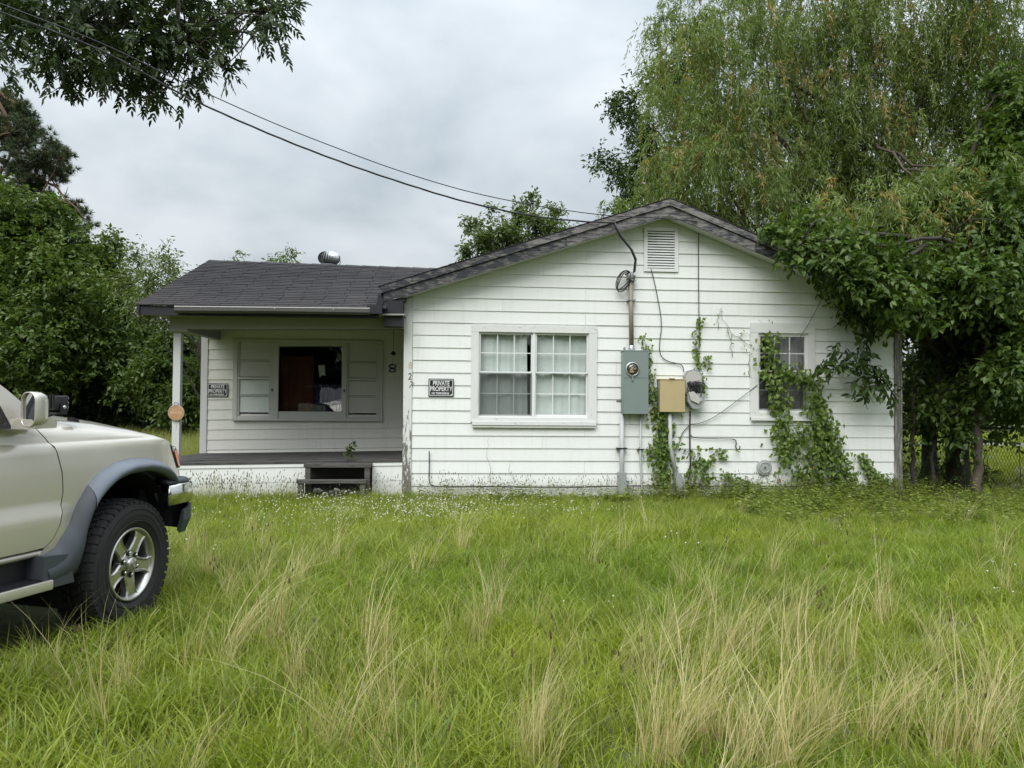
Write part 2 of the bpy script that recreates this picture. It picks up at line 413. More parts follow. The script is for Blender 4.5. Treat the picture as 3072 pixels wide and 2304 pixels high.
# ---- gable wall
WXR = 7.49
W1 = (1.055, 2.68, 1.165, 2.415)       # opening of the twin window (x0, x1, z0, z1)
W2 = (5.255, 6.03, 1.27, 2.465)
VT = (3.555, 3.97, 3.40, 3.965)
def wall_polys(x0, x1, z0, ops, topf, y0, y1):
    mb = MB(); xs_ = sorted({x0, x1, APX}|{v for o in ops for v in o[:2]})
    for a, b in zip(xs_, xs_[1:]):
        zs = [(z0, None)]
        for o in ops:
            if a >= o[0]-1e-6 and b <= o[1]+1e-6:
                zs = [(z0, o[2]), (o[3], None)] if len(zs) == 1 else zs[:-1]+[(zs[-1][0], o[2]), (o[3], None)]
        for p, q in zs:
            mb.prism([(a, p), (b, p), (b, topf(b) if q is None else q), (a, topf(a) if q is None else q)], y0, y1)
    return mb
gw = wall_polys(0, WXR, 0.02, [W1, W2, VT], lambda x: roof_top(x)-.20, .004, .11).build('gable_wall', MAT['white_paint'], HOUSE)
slL = (APZ-ELZ)/(APX-EL); slR = (APZ-ERZ)/(ERX-APX)
clipL = (-slL, 1, ELZ-slL*EL-RAKE+.02); clipR = (slR, 1, APZ+slR*APX-RAKE+.02)
zl = [.168+EXP*k for k in range(0, 23) if .168+EXP*k < 4.3]
lap_wall(gw, MAT['siding'], .095, WXR-.09, .01, zl, 4.4, [W1, W2, VT], [clipL, clipR], 0.0,
         [[2.63, 5.2], [1.4, 4.95], [2.63, 6.35], [3.1, 5.2], [2.0, 5.6], [2.63, 5.2], [3.3, 6.35]])
MB().prism([(0, 0), (.092, 0), (.092, roof_top(.09)-RAKE-.01), (0, roof_top(0)-RAKE-.01)], -.034, .0).box(-.03, -.001, -.034, .06, 0, 2.85).build('corner_board', MAT['corner'], HOUSE, label='white corner board with paint flaking off its lower half')
MB().prism([(WXR-.088, 0.02), (WXR+.03, 0.02), (WXR+.03, roof_top(WXR)-RAKE-.01), (WXR-.088, roof_top(WXR)-RAKE+.01)], -.034, .10).build('corner_board', MAT['grey_corner'], HOUSE, label='bare grey weathered corner board')
# ---- other outer walls of the main block and of the porch wing
DEPM = 9.2
PW = 2.0                                # porch wall stands 2 m behind the gable wall
FLZ = .54
def sag(x, y, z):                       # the porch side has sunk a little towards its far end
    return (x, y, z+.0165*min(x, 0))
MB().box(-.0, .10, .112, DEPM, .02, 2.80).build('side_wall', MAT['siding'], HOUSE)
MB().box(WXR-.10, WXR, .112, DEPM, .02, 2.70).build('side_wall', MAT['siding'], HOUSE)
MB().prism([(0.102, .02), (WXR-.102, .02), (WXR-.102, roof_top(WXR)-.2), (APX, APZ-.2), (.102, roof_top(0)-.2)], DEPM-.1, DEPM).build('back_wall', MAT['siding'], HOUSE)
MB().box(-3.50, -3.38, PW+.12, 5.6, .30, 2.62).prism([(-3.50, 2.62), (-3.38, 2.62), (-3.38, 2.65), (-3.50, 2.65)], PW+.12, 5.6).build('side_wall', MAT['siding'], HOUSE)
MB().box(-3.50, 0, 5.62, 5.72, .30, 2.62).build('back_wall', MAT['siding'], HOUSE)
tri = MB(); tri.add([(-3.50, -.1, 2.58), (-3.50, 5.7, 2.58), (-3.50, 2.8, 3.72), (-3.42, -.1, 2.58), (-3.42, 5.7, 2.58), (-3.42, 2.8, 3.72)], [(0, 1, 2), (5, 4, 3), (0, 3, 4, 1), (1, 4, 5, 2), (2, 5, 3, 0)])
tri.build('gable_end', MAT['porch_siding'], HOUSE)
# ---- porch wall
PWIN = (hl(705, 1020, PW)[0], hl(1147, 1020, PW)[0], 1.10, 2.385)
px0, px1 = PWIN[0]+.05, PWIN[1]-.05
pw = wall_polys(-3.50, 0, .42, [(px0, px1, 1.15, 2.33)], lambda x: 2.62, PW+.004, PW+.11).build('porch_wall', MAT['porch_siding'], HOUSE)
lap_wall(pw, MAT['porch_siding'], -3.40, -.002, .545, [.60+.168*k for k in range(12)], 2.62, [(px0, px1, 1.15, 2.33)], [], PW, [[], [-1.6], [], [-.4], [-2.6]], sag)
MB().box(-3.51, -3.402, PW-.03, PW+.11, .545, 2.62, sag).build('corner_board', MAT['corner_soft'], HOUSE, label='worn white corner board at the open end of the porch')
# ---- porch floor: one object per plank
pf = MB().box(-3.58, -.002, .02, PW+.1, .30, .508, sag).build('porch_floor', MAT['dark_in'], HOUSE)
y = -.04; k = 0
while y < PW+.02:
    wd = .136; jit = random.uniform(-.004, .006); xe = -3.60+random.uniform(-.03, .03)
    MB().box(xe, -.032, y, y+wd-.006, .510+jit, .540+jit, sag).build('plank', MAT['deck'], pf); y += wd; k += 1
# ---- porch skirt boards, with the gap where the steps stand
SX0, SX1 = -1.372, -.522
def skirt(x0, x1, z0, z1, y=-.02, mat='siding'):
    MB().box(x0, x1, y, y+.018, z0, z1, sag).build('skirt_board', MAT[mat], HOUSE)
for (a, b) in ((-3.55, -2.45), (-2.448, SX0-.002), (SX1+.06, -.033)):
    skirt(a, b, .462, .508, -.032); skirt(a, b, .245, .458); skirt(a, b, .0, .241)
MB().box(SX0, SX1+.06, .20, .22, .0, .5).build('crawlspace_back', MAT['dark_in'], HOUSE)
# ---- porch post, beams, ceiling
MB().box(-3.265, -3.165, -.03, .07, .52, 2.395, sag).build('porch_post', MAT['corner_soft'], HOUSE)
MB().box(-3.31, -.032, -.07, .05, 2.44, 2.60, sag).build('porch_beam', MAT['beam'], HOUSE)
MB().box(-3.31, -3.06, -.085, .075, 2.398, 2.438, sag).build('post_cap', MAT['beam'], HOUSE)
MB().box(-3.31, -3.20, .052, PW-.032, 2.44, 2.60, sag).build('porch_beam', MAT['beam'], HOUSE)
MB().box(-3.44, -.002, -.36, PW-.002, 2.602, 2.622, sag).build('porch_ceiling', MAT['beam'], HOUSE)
# ---- main roof
roof = MB()
for (xa, xb) in ((EL, APX), (APX, ERX)):
    za, zb = roof_top(xa), roof_top(xb)
    roof.add([(xa, -.30, za-.03), (xb, -.30, zb-.03), (xb, DEPM+.3, zb-.03), (xa, DEPM+.3, za-.03), (xa, -.30, za-.012), (xb, -.30, zb-.012), (xb, DEPM+.3, zb-.012), (xa, DEPM+.3, za-.012)],
             [(0, 1, 2, 3), (7, 6, 5, 4), (0, 4, 5, 1), (2, 6, 7, 3), (0, 3, 7, 4), (1, 5, 6, 2)])
mroof = roof.build('roof', MAT['fascia'], HOUSE)
sh = MB()                                # shingle courses of the main roof are only seen edge-on
for (xa, xb, sgn) in ((EL-.02, APX, 1), (ERX+.02, APX, -1)):
    nC = 34; L = abs(xb-xa)
    for i in range(nC):
        x0_ = xa+sgn*L*i/nC; x1_ = xa+sgn*min(L, L*(i+1.5)/nC)
        yy = -.325
        while yy < DEPM+.3:
            y2 = min(DEPM+.3, yy+.305); dz = random.uniform(-.001, .003)
            x0j = x0_+random.uniform(-.006, .006)
            z0_, z1_ = roof_top(x0_), roof_top(x1_)
            sh.add([(x0j, yy+.004, z0_+.004+dz), (x0j, y2-.004, z0_+.004+dz), (x1_, y2-.004, z1_-.004), (x1_, yy+.004, z1_-.004), (x0j, yy+.004, z0_-.010), (x0j, y2-.004, z0_-.010), (x1_, y2-.004, z1_-.010), (x1_, yy+.004, z1_-.010)],
                   [(0, 1, 2, 3), (7, 6, 5, 4), (0, 4, 5, 1), (0, 3, 7, 4), (1, 5, 6, 2), (2, 6, 7, 3)]); yy = y2
sh.build('shingles', MAT['shingle'], mroof, kind='stuff')
# rake boards: an upper strip over a deeper, more weathered board, in lengths
def rake_piece(x0, x1, t0, t1, y0, y1, mat, nm):
    MB().prism([(x0, roof_top(x0)-t1), (x1, roof_top(x1)-t1), (x1, roof_top(x1)-t0), (x0, roof_top(x0)-t0)], y0, y1).build(nm, MAT[mat], HOUSE)
for (x0, x1, mt) in ((EL, 1.7, 'rake'), (1.703, APX-.001, 'rake_worn'), (APX+.001, 5.6, 'rake_worn'), (5.603, ERX, 'rake')):
    rake_piece(x0, x1, .018, .112, -.315, -.255, mt, 'rake_trim')
for (x0, x1, mt) in ((EL+.05, 2.3, 'rake'), (2.303, APX-.001, 'rake_worn'), (APX+.001, 5.1, 'rake_worn'), (5.103, ERX-.03, 'rake')):
    rake_piece(x0, x1, .114, RAKE, -.29, -.262, mt, 'rake_board')
# soffit between rake and wall
for (xa, xb) in ((EL+.05, APX-.001), (APX+.001, ERX-.03)):
    MB().prism([(xa, roof_top(xa)-RAKE+.008), (xb, roof_top(xb)-RAKE+.008), (xb, roof_top(xb)-RAKE+.022), (xa, roof_top(xa)-RAKE+.022)], -.26, -.024).build('soffit', MAT['grey_white'], HOUSE)
# eave fascias of the main block
MB().box(EL+.005, EL+.04, -.262, DEPM+.28, ELZ-.20, ELZ-.035).build('eave_fascia', MAT['fascia'], HOUSE)
MB().box(EL+.042, .0, -.26, .9, ELZ-.20, ELZ-.185).build('soffit', MAT['fascia'], HOUSE)
MB().box(ERX-.04, ERX-.005, -.262, DEPM+.28, ERZ-.20, ERZ-.035).build('eave_fascia', MAT['fascia'], HOUSE)
# ---- porch wing roof
WE, WR = -.42, 2.80                      # depth of the eave and of the ridge
WZL, WZR = 2.685, 2.69                   # eave height at the open end / at the valley
def wing_z(x, d):
    ze = WZL+(WZR-WZL)*(x+3.6)/3.6; zr = 3.855-.014*(x+3.6)
    t = (d-WE)/(WR-WE)
    b = -.02*math.sin(math.pi*min(max(t, 0), 1))*max(0, math.sin(math.pi*min(1, max(0, (x+3.6)/4))))
    return ze+(zr-ze)*t+b
def wing_xl(d): return -3.60-.05*(d-WE)/(WR-WE)
def wing_xr(d):
    z = wing_z(0, d); return max(-.36, EL+(z-ELZ)/slL)+.10
wroof = MB()
for i in range(16):
    d0, d1 = WE+(WR-WE)*i/16, WE+(WR-WE)*(i+1)/16
    for j in range(12):
        def q(d, u): x = wing_xl(d)+(wing_xr(d)-wing_xl(d))*u; return (x, d, wing_z(x, d)-.016)
        wroof.add([q(d0, j/12), q(d0, (j+1)/12), q(d1, (j+1)/12), q(d1, j/12)], [(0, 1, 2, 3)])
bx_ = [(-3.65, WR, 3.84), (2.2, WR, 3.80), (2.2, 6.02, 2.66), (-3.65, 6.02, 2.66)]
wroof.add(bx_, [(0, 1, 2, 3)])
wr = wroof.build('wing_roof', MAT['fascia'], HOUSE, fix=False)
NC = 27
for c_ in range(NC):
    d0 = WE-.02+(WR-WE)*c_/NC; d1 = WE+(WR-WE)*(c_+1)/NC; dt = d1+(WR-WE)*.35/NC
    if c_ == NC-1: dt = d1
    x = wing_xl(d0)-.03-(c_ % 3)*.305-random.uniform(0, .12); xend = wing_xr(d0)
    lift = random.uniform(0, .003)
    while x < xend:
        x2 = x+.914; mb = MB(); any_ = False
        for t in range(3):
            a, b = max(x+t*.3047+.004, wing_xl(d0)-.03+random.uniform(-.008, .008)), min(x+(t+1)*.3047-.004, xend)
            if b-a < .02: continue
            any_ = True; r0, r1 = random.uniform(0, .006)+lift, random.uniform(0, .006)+lift
            dj = random.uniform(-.006, .004)
            pts = []
            for (zz, th) in ((1, 0), (0, 0)):
                for (xx, rr) in ((a, r0), (b, r1)):
                    pts.append((xx, d0+dj, wing_z(xx, d0)+(.006+rr if zz else -.006)))
            pts += [(b, dt, wing_z(b, dt)-.004), (a, dt, wing_z(a, dt)-.004)]
            mb.add(pts, [(0, 1, 4, 5), (2, 3, 1, 0), (0, 5, 2), (1, 3, 4)])
        if any_: mb.build('shingle', MAT['shingle'], wr, fix=False)
        x = x2+.002
xr = -3.66                               # ridge caps
while xr < 1.9:
    x2 = min(1.95, xr+.30)
    MB().add([(xr, WR-.13, wing_z(xr, WR-.13)+.014), (x2, WR-.13, wing_z(x2, WR-.13)+.008), (x2, WR, wing_z(x2, WR)+.012), (xr, WR, wing_z(xr, WR)+.020), (x2, WR+.13, wing_z(x2, WR)-.03), (xr, WR+.13, wing_z(xr, WR)-.024),
              (xr, WR-.13, wing_z(xr, WR-.13)), (x2, WR-.13, wing_z(x2, WR-.13))], [(0, 1, 2, 3), (3, 2, 4, 5), (6, 7, 1, 0)]).build('ridge_cap', MAT['shingle'], wr, fix=False)
    xr = x2
# wing fascia, rake board on the open end, gutter
MB().box(-3.60, -.36, WE+.012, WE+.045, WZL-.145, WZL-.022).build('eave_fascia', MAT['fascia'], HOUSE)
MB().box(-3.58, -.36, WE+.046, .0, WZL-.085, WZL-.075).build('soffit', MAT['fascia'], HOUSE)
MB().add([(-3.62, WE-.01, WZL-.15), (-3.665, WR, 3.70), (-3.665, WR, 3.835), (-3.62, WE-.01, WZL-.014), (-3.585, WE-.01, WZL-.15), (-3.63, WR, 3.70), (-3.63, WR, 3.835), (-3.585, WE-.01, WZL-.014)],
         [(0, 1, 2, 3), (7, 6, 5, 4), (0, 4, 5, 1), (1, 5, 6, 2), (3, 2, 6, 7), (0, 3, 7, 4)]).build('rake_board', MAT['fascia'], HOUSE)
gx0, gz0 = hl(525, 921, -.5); gx1, gz1 = hl(1110, 927, -.5)
gut = MB(); prof = [(-.435, .0), (-.432, -.075), (-.50, -.080), (-.53, -.050), (-.532, -.004), (-.522, .004), (-.518, -.006), (-.52, -.045), (-.495, -.070), (-.442, -.066), (-.445, .0)]
for (x, zc_) in ((gx0, gz0), ((gx0+gx1)/2, (gz0+gz1)/2+.006), (gx1, gz1)): gut.v += [(x, a, zc_+b) for a, b in prof]
k = len(prof); gut.f = [(s*k+i, s*k+(i+1) % k, (s+1)*k+(i+1) % k, (s+1)*k+i) for s in range(2) for i in range(k)]+[tuple(range(k))]; gut.sm = [False]*len(gut.f)
GUT = gut.build('gutter', simple('dulled_gutter', (.10, .095, .09), .5, .2), HOUSE)
MB().add([(gx0, -.536, gz0+.001), (gx1, -.536, gz1+.001), (gx1, -.536, gz1+.013), (gx0, -.536, gz0+.013), (gx0, -.514, gz0+.004), (gx1, -.514, gz1+.004), (gx1, -.514, gz1+.013), (gx0, -.514, gz0+.013)], [(0, 1, 2, 3), (4, 7, 6, 5), (3, 2, 6, 7), (0, 4, 5, 1)]).build('gutter_lip', MAT['grey_white'], GUT)
for gx in (gx0+.35, (gx0+gx1)/2+.02, gx1-.5): MB().box(gx, gx+.012, -.54, -.43, gz0-.01, gz0+.012).build('strap', MAT['galv'], GUT)
# boxed end of the main eave over the valley
MB().prism([(EL-.025, ELZ-.10), (EL+.06, ELZ-.21), (EL+.02, ELZ-.33), (EL-.07, ELZ-.34), (EL-.04, ELZ-.22)], -.30, .2).build('eave_return', MAT['fascia'], HOUSE)
MB().box(EL-.16, EL+.05, -.52, -.40, ELZ-.42, ELZ-.30).build('eave_return', MAT['fascia'], HOUSE)
MB().box(EL+.05, -.034, -.29, .0, 2.45, ELZ-.205).build('eave_box', MAT['fascia'], HOUSE)
# ---- roof turbine vent
tx, tz_ = hl(987, 797, WR+.25)
tb = MB().lathe([(.13, -.35), (.13, .02)], (tx, WR+.25, tz_), n=20).build('roof_turbine', MAT['galv'], HOUSE)
nF = 26
for i in range(nF):
    a0 = 2*math.pi*i/nF; f = MB(); vs_ = []
    for j in range(9):
        t = j/8; ph = -1.15+2.4*t; r = .185*math.cos(ph)**.75 if math.cos(ph) > 0 else .02; z = .135+.125*math.sin(ph)
        for da, dr in ((0, 0), (.20, .018)):
            aa = a0+da+.25*t; vs_.append((tx+(r+dr)*math.cos(aa), WR+.25+(r+dr)*math.sin(aa), tz_+z))
    f.add(vs_, [(2*j, 2*j+2, 2*j+3, 2*j+1) for j in range(8)], True); f.build('fin', MAT['galv'], tb, fix=False)
MB().lathe([(.0, .268), (.05, .262), (.06, .25)], (tx, WR+.25, tz_), n=16).build('cap', MAT['galv'], tb)
MB().tube([(tx+.16, WR+.2, tz_-.1), (tx+.215, WR+.18, tz_+.05), (tx+.20, WR+.19, tz_+.16), (tx+.12, WR+.22, tz_+.25)], .006).build('brace', MAT['iron'], tb)
MB().lathe([(.10, .02), (.10, .24)], (tx, WR+.25, tz_), n=12).build('shaft', MAT['iron'], tb)
# ---- gable vent
gv = MB()
a0_, b0_ = 3.502, 4.023; c0_, d0_ = 3.355, 4.013
gv.box(a0_, b0_, -.035, -.022, c0_, VT[2]).box(a0_, b0_, -.035, -.022, VT[3], d0_).box(a0_, VT[0], -.0345, -.022, VT[2], VT[3]).box(VT[1], b0_, -.0345, -.022, VT[2], VT[3])
GV_ = gv.build('gable_vent', MAT['white_paint'], HOUSE)
MB().box(VT[0], VT[1], .06, .07, VT[2], VT[3]).build('backing', MAT['dark_in'], GV_)
for i in range(14):
    z = VT[2]+.012+(VT[3]-VT[2]-.01)*i/14; 
    MB().add([(VT[0], -.028, z), (VT[1], -.028, z), (VT[1], .02, z+.030), (VT[0], .02, z+.030), (VT[0], -.026, z+.022), (VT[1], -.026, z+.022), (VT[1], .02, z+.038), (VT[0], .02, z+.038)], [(0, 1, 2, 3), (7, 6, 5, 4), (0, 4, 5, 1), (2, 6, 7, 3)]).build('slat', MAT['white_paint'], GV_)
# ---- windows
def casing(parent, x0, x1, z0, z1, ox0, ox1, oz0, oz1, mat_h, mat_v, y=-.045, sg=None):
    """four mitred-looking boards round an opening"""
    for nm, args, mt in (('casing', (x0, x1, oz1, z1), mat_h), ('casing', (x0, x1, z0, oz0), mat_h), ('casing', (x0, ox0, oz0+.001, oz1-.001), mat_v), ('casing', (ox1, x1, oz0+.001, oz1-.001), mat_v)):
        MB().box(args[0], args[1], y+(.002 if mt is mat_v else 0), -.003 if y > -1 else 0, args[2], args[3], sg).build(nm, mt, parent)
def sash(parent, x0, x1, z0, z1, cols, rows, yf, mat, glass, fw_=.030, mw=.014, my=None):
    s_ = MB().box(x0, x1, yf, yf+.03, z0, z0+fw_).box(x0, x1, yf, yf+.03, z1-fw_, z1).box(x0, x0+fw_, yf+.001, yf+.029, z0+fw_, z1-fw_).box(x1-fw_, x1, yf+.001, yf+.029, z0+fw_, z1-fw_).build('sash', mat, parent)
    gx0_, gx1_, gz0_, gz1_ = x0+fw_, x1-fw_, z0+fw_, z1-fw_
    yy = yf+.012 if my is None else my
    for i in range(1, cols):
        x = gx0_+(gx1_-gx0_)*i/cols; MB().box(x-mw/2, x+mw/2, yy, yy+.012, gz0_, gz1_).build('muntin', mat, parent)
    for i in range(1, rows):
        z = gz0_+(gz1_-gz0_)*i/rows; MB().box(gx0_, gx1_, yy+.002, yy+.010, z-mw/2, z+mw/2).build('muntin', mat, parent)
    for i in range(cols):
        for j in range(rows):
            xa, xb = gx0_+(gx1_-gx0_)*i/cols, gx0_+(gx1_-gx0_)*(i+1)/cols; za, zb = gz0_+(gz1_-gz0_)*j/rows, gz0_+(gz1_-gz0_)*(j+1)/rows
            MB().add([(xa, yf+.018, za), (xb, yf+.018, za), (xb, yf+.018, zb), (xa, yf+.018, zb)], [(0, 1, 2, 3)]).build('pane', glass, parent)
    return s_
m, nt, out = material('window_screen'); n = N(nt)
x_ = n('ShaderNodeMixShader', {0: .42, 1: n('ShaderNodeBsdfTransparent').outputs[0], 2: n('ShaderNodeBsdfDiffuse', {0: (.09, .095, .095, 1)}).outputs[0]}); nt.links.new(x_.outputs[0], out.inputs[0]); MAT['screen'] = m
def rect(x0, x1, y, z0, z1): return MB().add([(x0, y, z0), (x1, y, z0), (x1, y, z1), (x0, y, z1)], [(0, 1, 2, 3)])
TW = MB().box(W1[0], W1[1], .112, .118, W1[2]-.03, W1[2]-.001).build('window', MAT['white_paint'], HOUSE, label='white twin double hung window with a sheet hung behind it')
casing(TW, .945, 2.80, 1.10, 2.515, W1[0], W1[1], W1[2], W1[3], MAT['trim'], MAT['trim_v'])
MB().box(.965, 2.79, -.075, -.046, 1.055, 1.098).box(.975, 2.78, -.06, -.003, 1.02, 1.054).build('sill', MAT['trim'], TW)
xm = (W1[0]+W1[1])/2; zm = hl(1600, 1117)[1]
MB().box(xm-.014, xm+.014, -.03, .06, W1[2]+.001, W1[3]-.001).build('mullion', MAT['white_paint'], TW)
for (a, b) in ((W1[0]+.004, xm-.018), (xm+.018, W1[1]-.004)):
    MB().box(a-.004, a+.006, -.02, .05, W1[2], W1[3]).box(b-.006, b+.004, -.02, .05, W1[2], W1[3]).box(a+.006, b-.006, -.02, .05, W1[3]-.012, W1[3]).box(a+.006, b-.006, -.025, .05, W1[2], W1[2]+.025).build('frame', MAT['white_paint'], TW)
    sash(TW, a+.007, b-.007, zm-.012, W1[3]-.013, 3, 2, -.010, MAT['white_paint'], MAT['glass'], .018)
    sash(TW, a+.007, b-.007, W1[2]+.026, zm+.012, 3, 2, .022, MAT['white_paint'], MAT['glass'], .018)
a = W1[0]+.012
rect(a, xm-.026, -.012, W1[2]+.03, zm-.01).build('insect_screen', MAT['screen'], TW)
MB().box(a, a+.014, -.018, -.006, W1[2]+.026, zm-.012).box(xm-.040, xm-.026, -.018, -.006, W1[2]+.026, zm-.012).box(a, xm-.026, -.019, -.005, W1[2]+.012, W1[2]+.026).box(a, xm-.026, -.019, -.005, zm-.026, zm-.012).build('screen_frame', simple('grey_aluminium', (.42, .43, .43), .4, .6), TW)
# right hand window
RW = MB().box(W2[0], W2[1], .112, .118, W2[2]-.03, W2[2]-.001).build('window', MAT['white_paint'], HOUSE, label='narrow double hung window half covered by creeper')
casing(RW, 5.13, 6.135, 1.185, 2.615, W2[0], W2[1], W2[2], W2[3], MAT['trim'], MAT['trim_v'])
MB().box(5.14, 6.13, -.072, -.046, 1.148, 1.183).build('sill', MAT['trim'], RW)
zm2 = hl(2345, 1113)[1]
a, b = W2[0], W2[1]
MB().box(a, a+.018, -.02, .05, W2[2], W2[3]).box(b-.018, b, -.02, .05, W2[2], W2[3]).box(a+.018, b-.018, -.02, .05, W2[3]-.025, W2[3]).box(a+.018, b-.018, -.025, .05, W2[2], W2[2]+.03).build('frame', MAT['white_paint'], RW)
sash(RW, a+.02, b-.02, zm2-.012, W2[3]-.026, 3, 2, -.010, MAT['white_paint'], MAT['glass'], .022)
sash(RW, a+.02, b-.02, W2[2]+.031, zm2+.012, 3, 2, .022, MAT['white_paint'], MAT['glass'], .022)
rect(a+.02, b-.02, -.014, W2[2]+.032, zm2-.012).build('insect_screen', MAT['screen'], RW)
# curtains hang inside
def curtain(name, label, x0, x1, z0, z1, y, mat, amp=.02, folds=9, skew=0, group=None):
    nx, nz = 60, 16; V = []; ph = random.uniform(0, 6)
    for j in range(nz+1):
        for i in range(nx+1):
            u, v = i/nx, j/nz
            yy = y+amp*(math.sin(u*folds*6.28+ph+v*1.2)+.5*math.sin(u*folds*2.7*6.28+ph*2-v*2))*(.35+.65*(1-v))+amp*1.2*math.sin(v*5+u*7+ph)
            V.append((x0+(x1-x0)*u+skew*(1-v)*(u-.5), yy, z0+(z1-z0)*v))
    mb = MB().add(V, [(j*(nx+1)+i, j*(nx+1)+i+1, (j+1)*(nx+1)+i+1, (j+1)*(nx+1)+i) for j in range(nz) for i in range(nx)], True)
    b_ = Vector(((x0+x1)/2, y, z0)); mb.v = [(v[0]-b_.x, v[1]-b_.y, v[2]-b_.z) for v in mb.v]
    o = mb.build(name, mat, None, fix=False); o.location = hw(*b_); o.rotation_euler = (0, 0, HAL)
    return tag(o, label, 'curtain', group)
curtain('curtain', 'white sheet hanging crookedly behind the screened window sash', W1[0]-.0, xm-.10, 1.0, 2.45, .085, MAT['cloth_white'], .012, 3, .05)
curtain('curtain', 'white sheet hanging flat behind the unscreened right sash', xm+.02, W1[1]-.0, 1.0, 2.45, .082, MAT['cloth_white'], .010, 2.5)
curtain('curtain', 'grey curtain inside the creeper covered window', W2[0]+.45, W2[1]+.05, 1.1, 2.5, .2, MAT['cloth_grey'], .02, 4)
# porch picture window with a boarded sash on each side
PWN = MB().box(px0, px1, PW+.112, PW+.118, 1.12, 1.149, sag).build('window', MAT['porch_frame'], HOUSE, label='porch picture window between two boarded side sashes')
def pz(zy): return hl(900, 720+zy*.4703, PW)[1]
def pxx(zx): return hl(400+zx*.4703, 1100, PW)[0]
ybk = PW-.035
def pbox(x0, x1, z0, z1, y0, y1, nm, mt): return MB().box(x0, x1, y0, y1, z0, z1).build(nm, MAT[mt], PWN)
X0, X1, Zb, Zt = pxx(640), pxx(1592), pz(1152), pz(637)
pbox(X0, X1, Zb, Zb+.035, ybk-.045, PW, 'sill', 'porch_frame'); pbox(X0, X1, Zt-.05, Zt, ybk-.01, PW, 'casing', 'porch_frame')
for (u, v) in ((640, 668), (1565, 1592)): pbox(pxx(u), pxx(v), Zb+.036, Zt-.051, ybk-.008, PW, 'casing', 'porch_frame')
for (u, v) in ((882, 930), (1333, 1364)): pbox(pxx(u), pxx(v), Zb+.036, Zt-.051, ybk-.02, PW, 'mullion', 'porch_frame')
pbox(pxx(930), pxx(1333), Zb+.036, pz(1094), ybk-.004, PW, 'rail', 'porch_frame'); pbox(pxx(930), pxx(1333), pz(676), Zt-.051, ybk-.004, PW, 'rail', 'porch_frame')
for (u, v, low) in ((668, 882, 'pale_panel'), (1364, 1565, 'porch_panel')):
    xa, xb = pxx(u), pxx(v)
    pbox(xa, xb, pz(893), pz(878), ybk-.002, PW+.03, 'meeting_rail', 'porch_frame')
    pbox(xa, xb, Zb+.036, Zb+.075, ybk+.004, PW+.03, 'rail', 'porch_frame')
    for (q, r, mt, yy) in ((655, 771, 'porch_panel', .018), (776, 878, 'porch_panel', .018), (893, 991, low, .03), (996, 1105, low, .03)):
        pbox(xa+.034, xb-.034, pz(r)+.009, pz(q)-.009, PW-.035+yy, PW+.04, 'panel', mt)
    for q in (773.5, 993.5): pbox(xa, xb, pz(q)-.010, pz(q)+.010, PW-.035+.010, PW+.03, 'muntin', 'porch_frame')
    for (q, r) in ((u, u+12), (v-12, v)): pbox(pxx(q), pxx(r), Zb+.076, Zt-.052, ybk+.006, PW+.03, 'stile', 'porch_frame')
rect(pxx(931), pxx(1332), PW+.0, pz(1093), pz(677)).build('pane', MAT['dark_glass'], PWN)
for u in (893, 1350): pbox(pxx(u)-.01, pxx(u)+.012, pz(968), pz(950), ybk-.034, ybk-.02, 'latch', 'iron')
# room behind the picture window
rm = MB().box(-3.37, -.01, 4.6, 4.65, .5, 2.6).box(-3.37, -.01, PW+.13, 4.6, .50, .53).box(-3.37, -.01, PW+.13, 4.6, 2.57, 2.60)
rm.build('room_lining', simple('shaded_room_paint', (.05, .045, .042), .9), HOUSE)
curtain('curtain', 'red brown curtain behind the porch picture window', pxx(925), pxx(1138), pz(1120), pz(740), PW+.18, MAT['cloth_red'], .012, 4)  # added cloth giving the reddish tone of the reflection in the glass
curtain('curtain', 'dark blue cloth behind the right of the picture window', pxx(1130), pxx(1345), pz(1120), pz(915), PW+.22, MAT['cloth_blue'], .012, 3)  # added cloth giving the bluish tone reflected on the right
def hthing(name, label, cat, base, group=None): return thing(name, label, cat, base, group=group, house=True)
pp = MB().prism([(pxx(1176), pz(798)), (pxx(1216), pz(795)), (pxx(1223), pz(865)), (pxx(1205), pz(858)), (pxx(1186), pz(874))], 0, .004)  # added paper in place of a pale shape reflected in the pane
bb = Vector((pxx(1200), PW+.05, pz(870))); pp.v = [(v[0]-bb.x, v[1], v[2]-bb.z) for v in pp.v]
o = pp.build('reflection_tag', MAT['paper'], None); o.location = hw(*bb); o.rotation_euler = (0, 0, HAL); tag(o, 'torn white paper tag stuck inside the picture window', 'paper')
pp = MB().prism([(pxx(1300), pz(720)), (pxx(1330), pz(722)), (pxx(1330), pz(775)), (pxx(1318), pz(757)), (pxx(1278), pz(790))], 0, .004)  # added scrap in place of a pointed reflected shape
bb = Vector((pxx(1300), PW+.06, pz(790))); pp.v = [(v[0]-bb.x, v[1], v[2]-bb.z) for v in pp.v]
o = pp.build('reflection_scrap', MAT['cloth_grey'], None); o.location = hw(*bb); o.rotation_euler = (0, 0, HAL); tag(o, 'pointed grey scrap stuck in the upper corner of the picture window', 'paper')
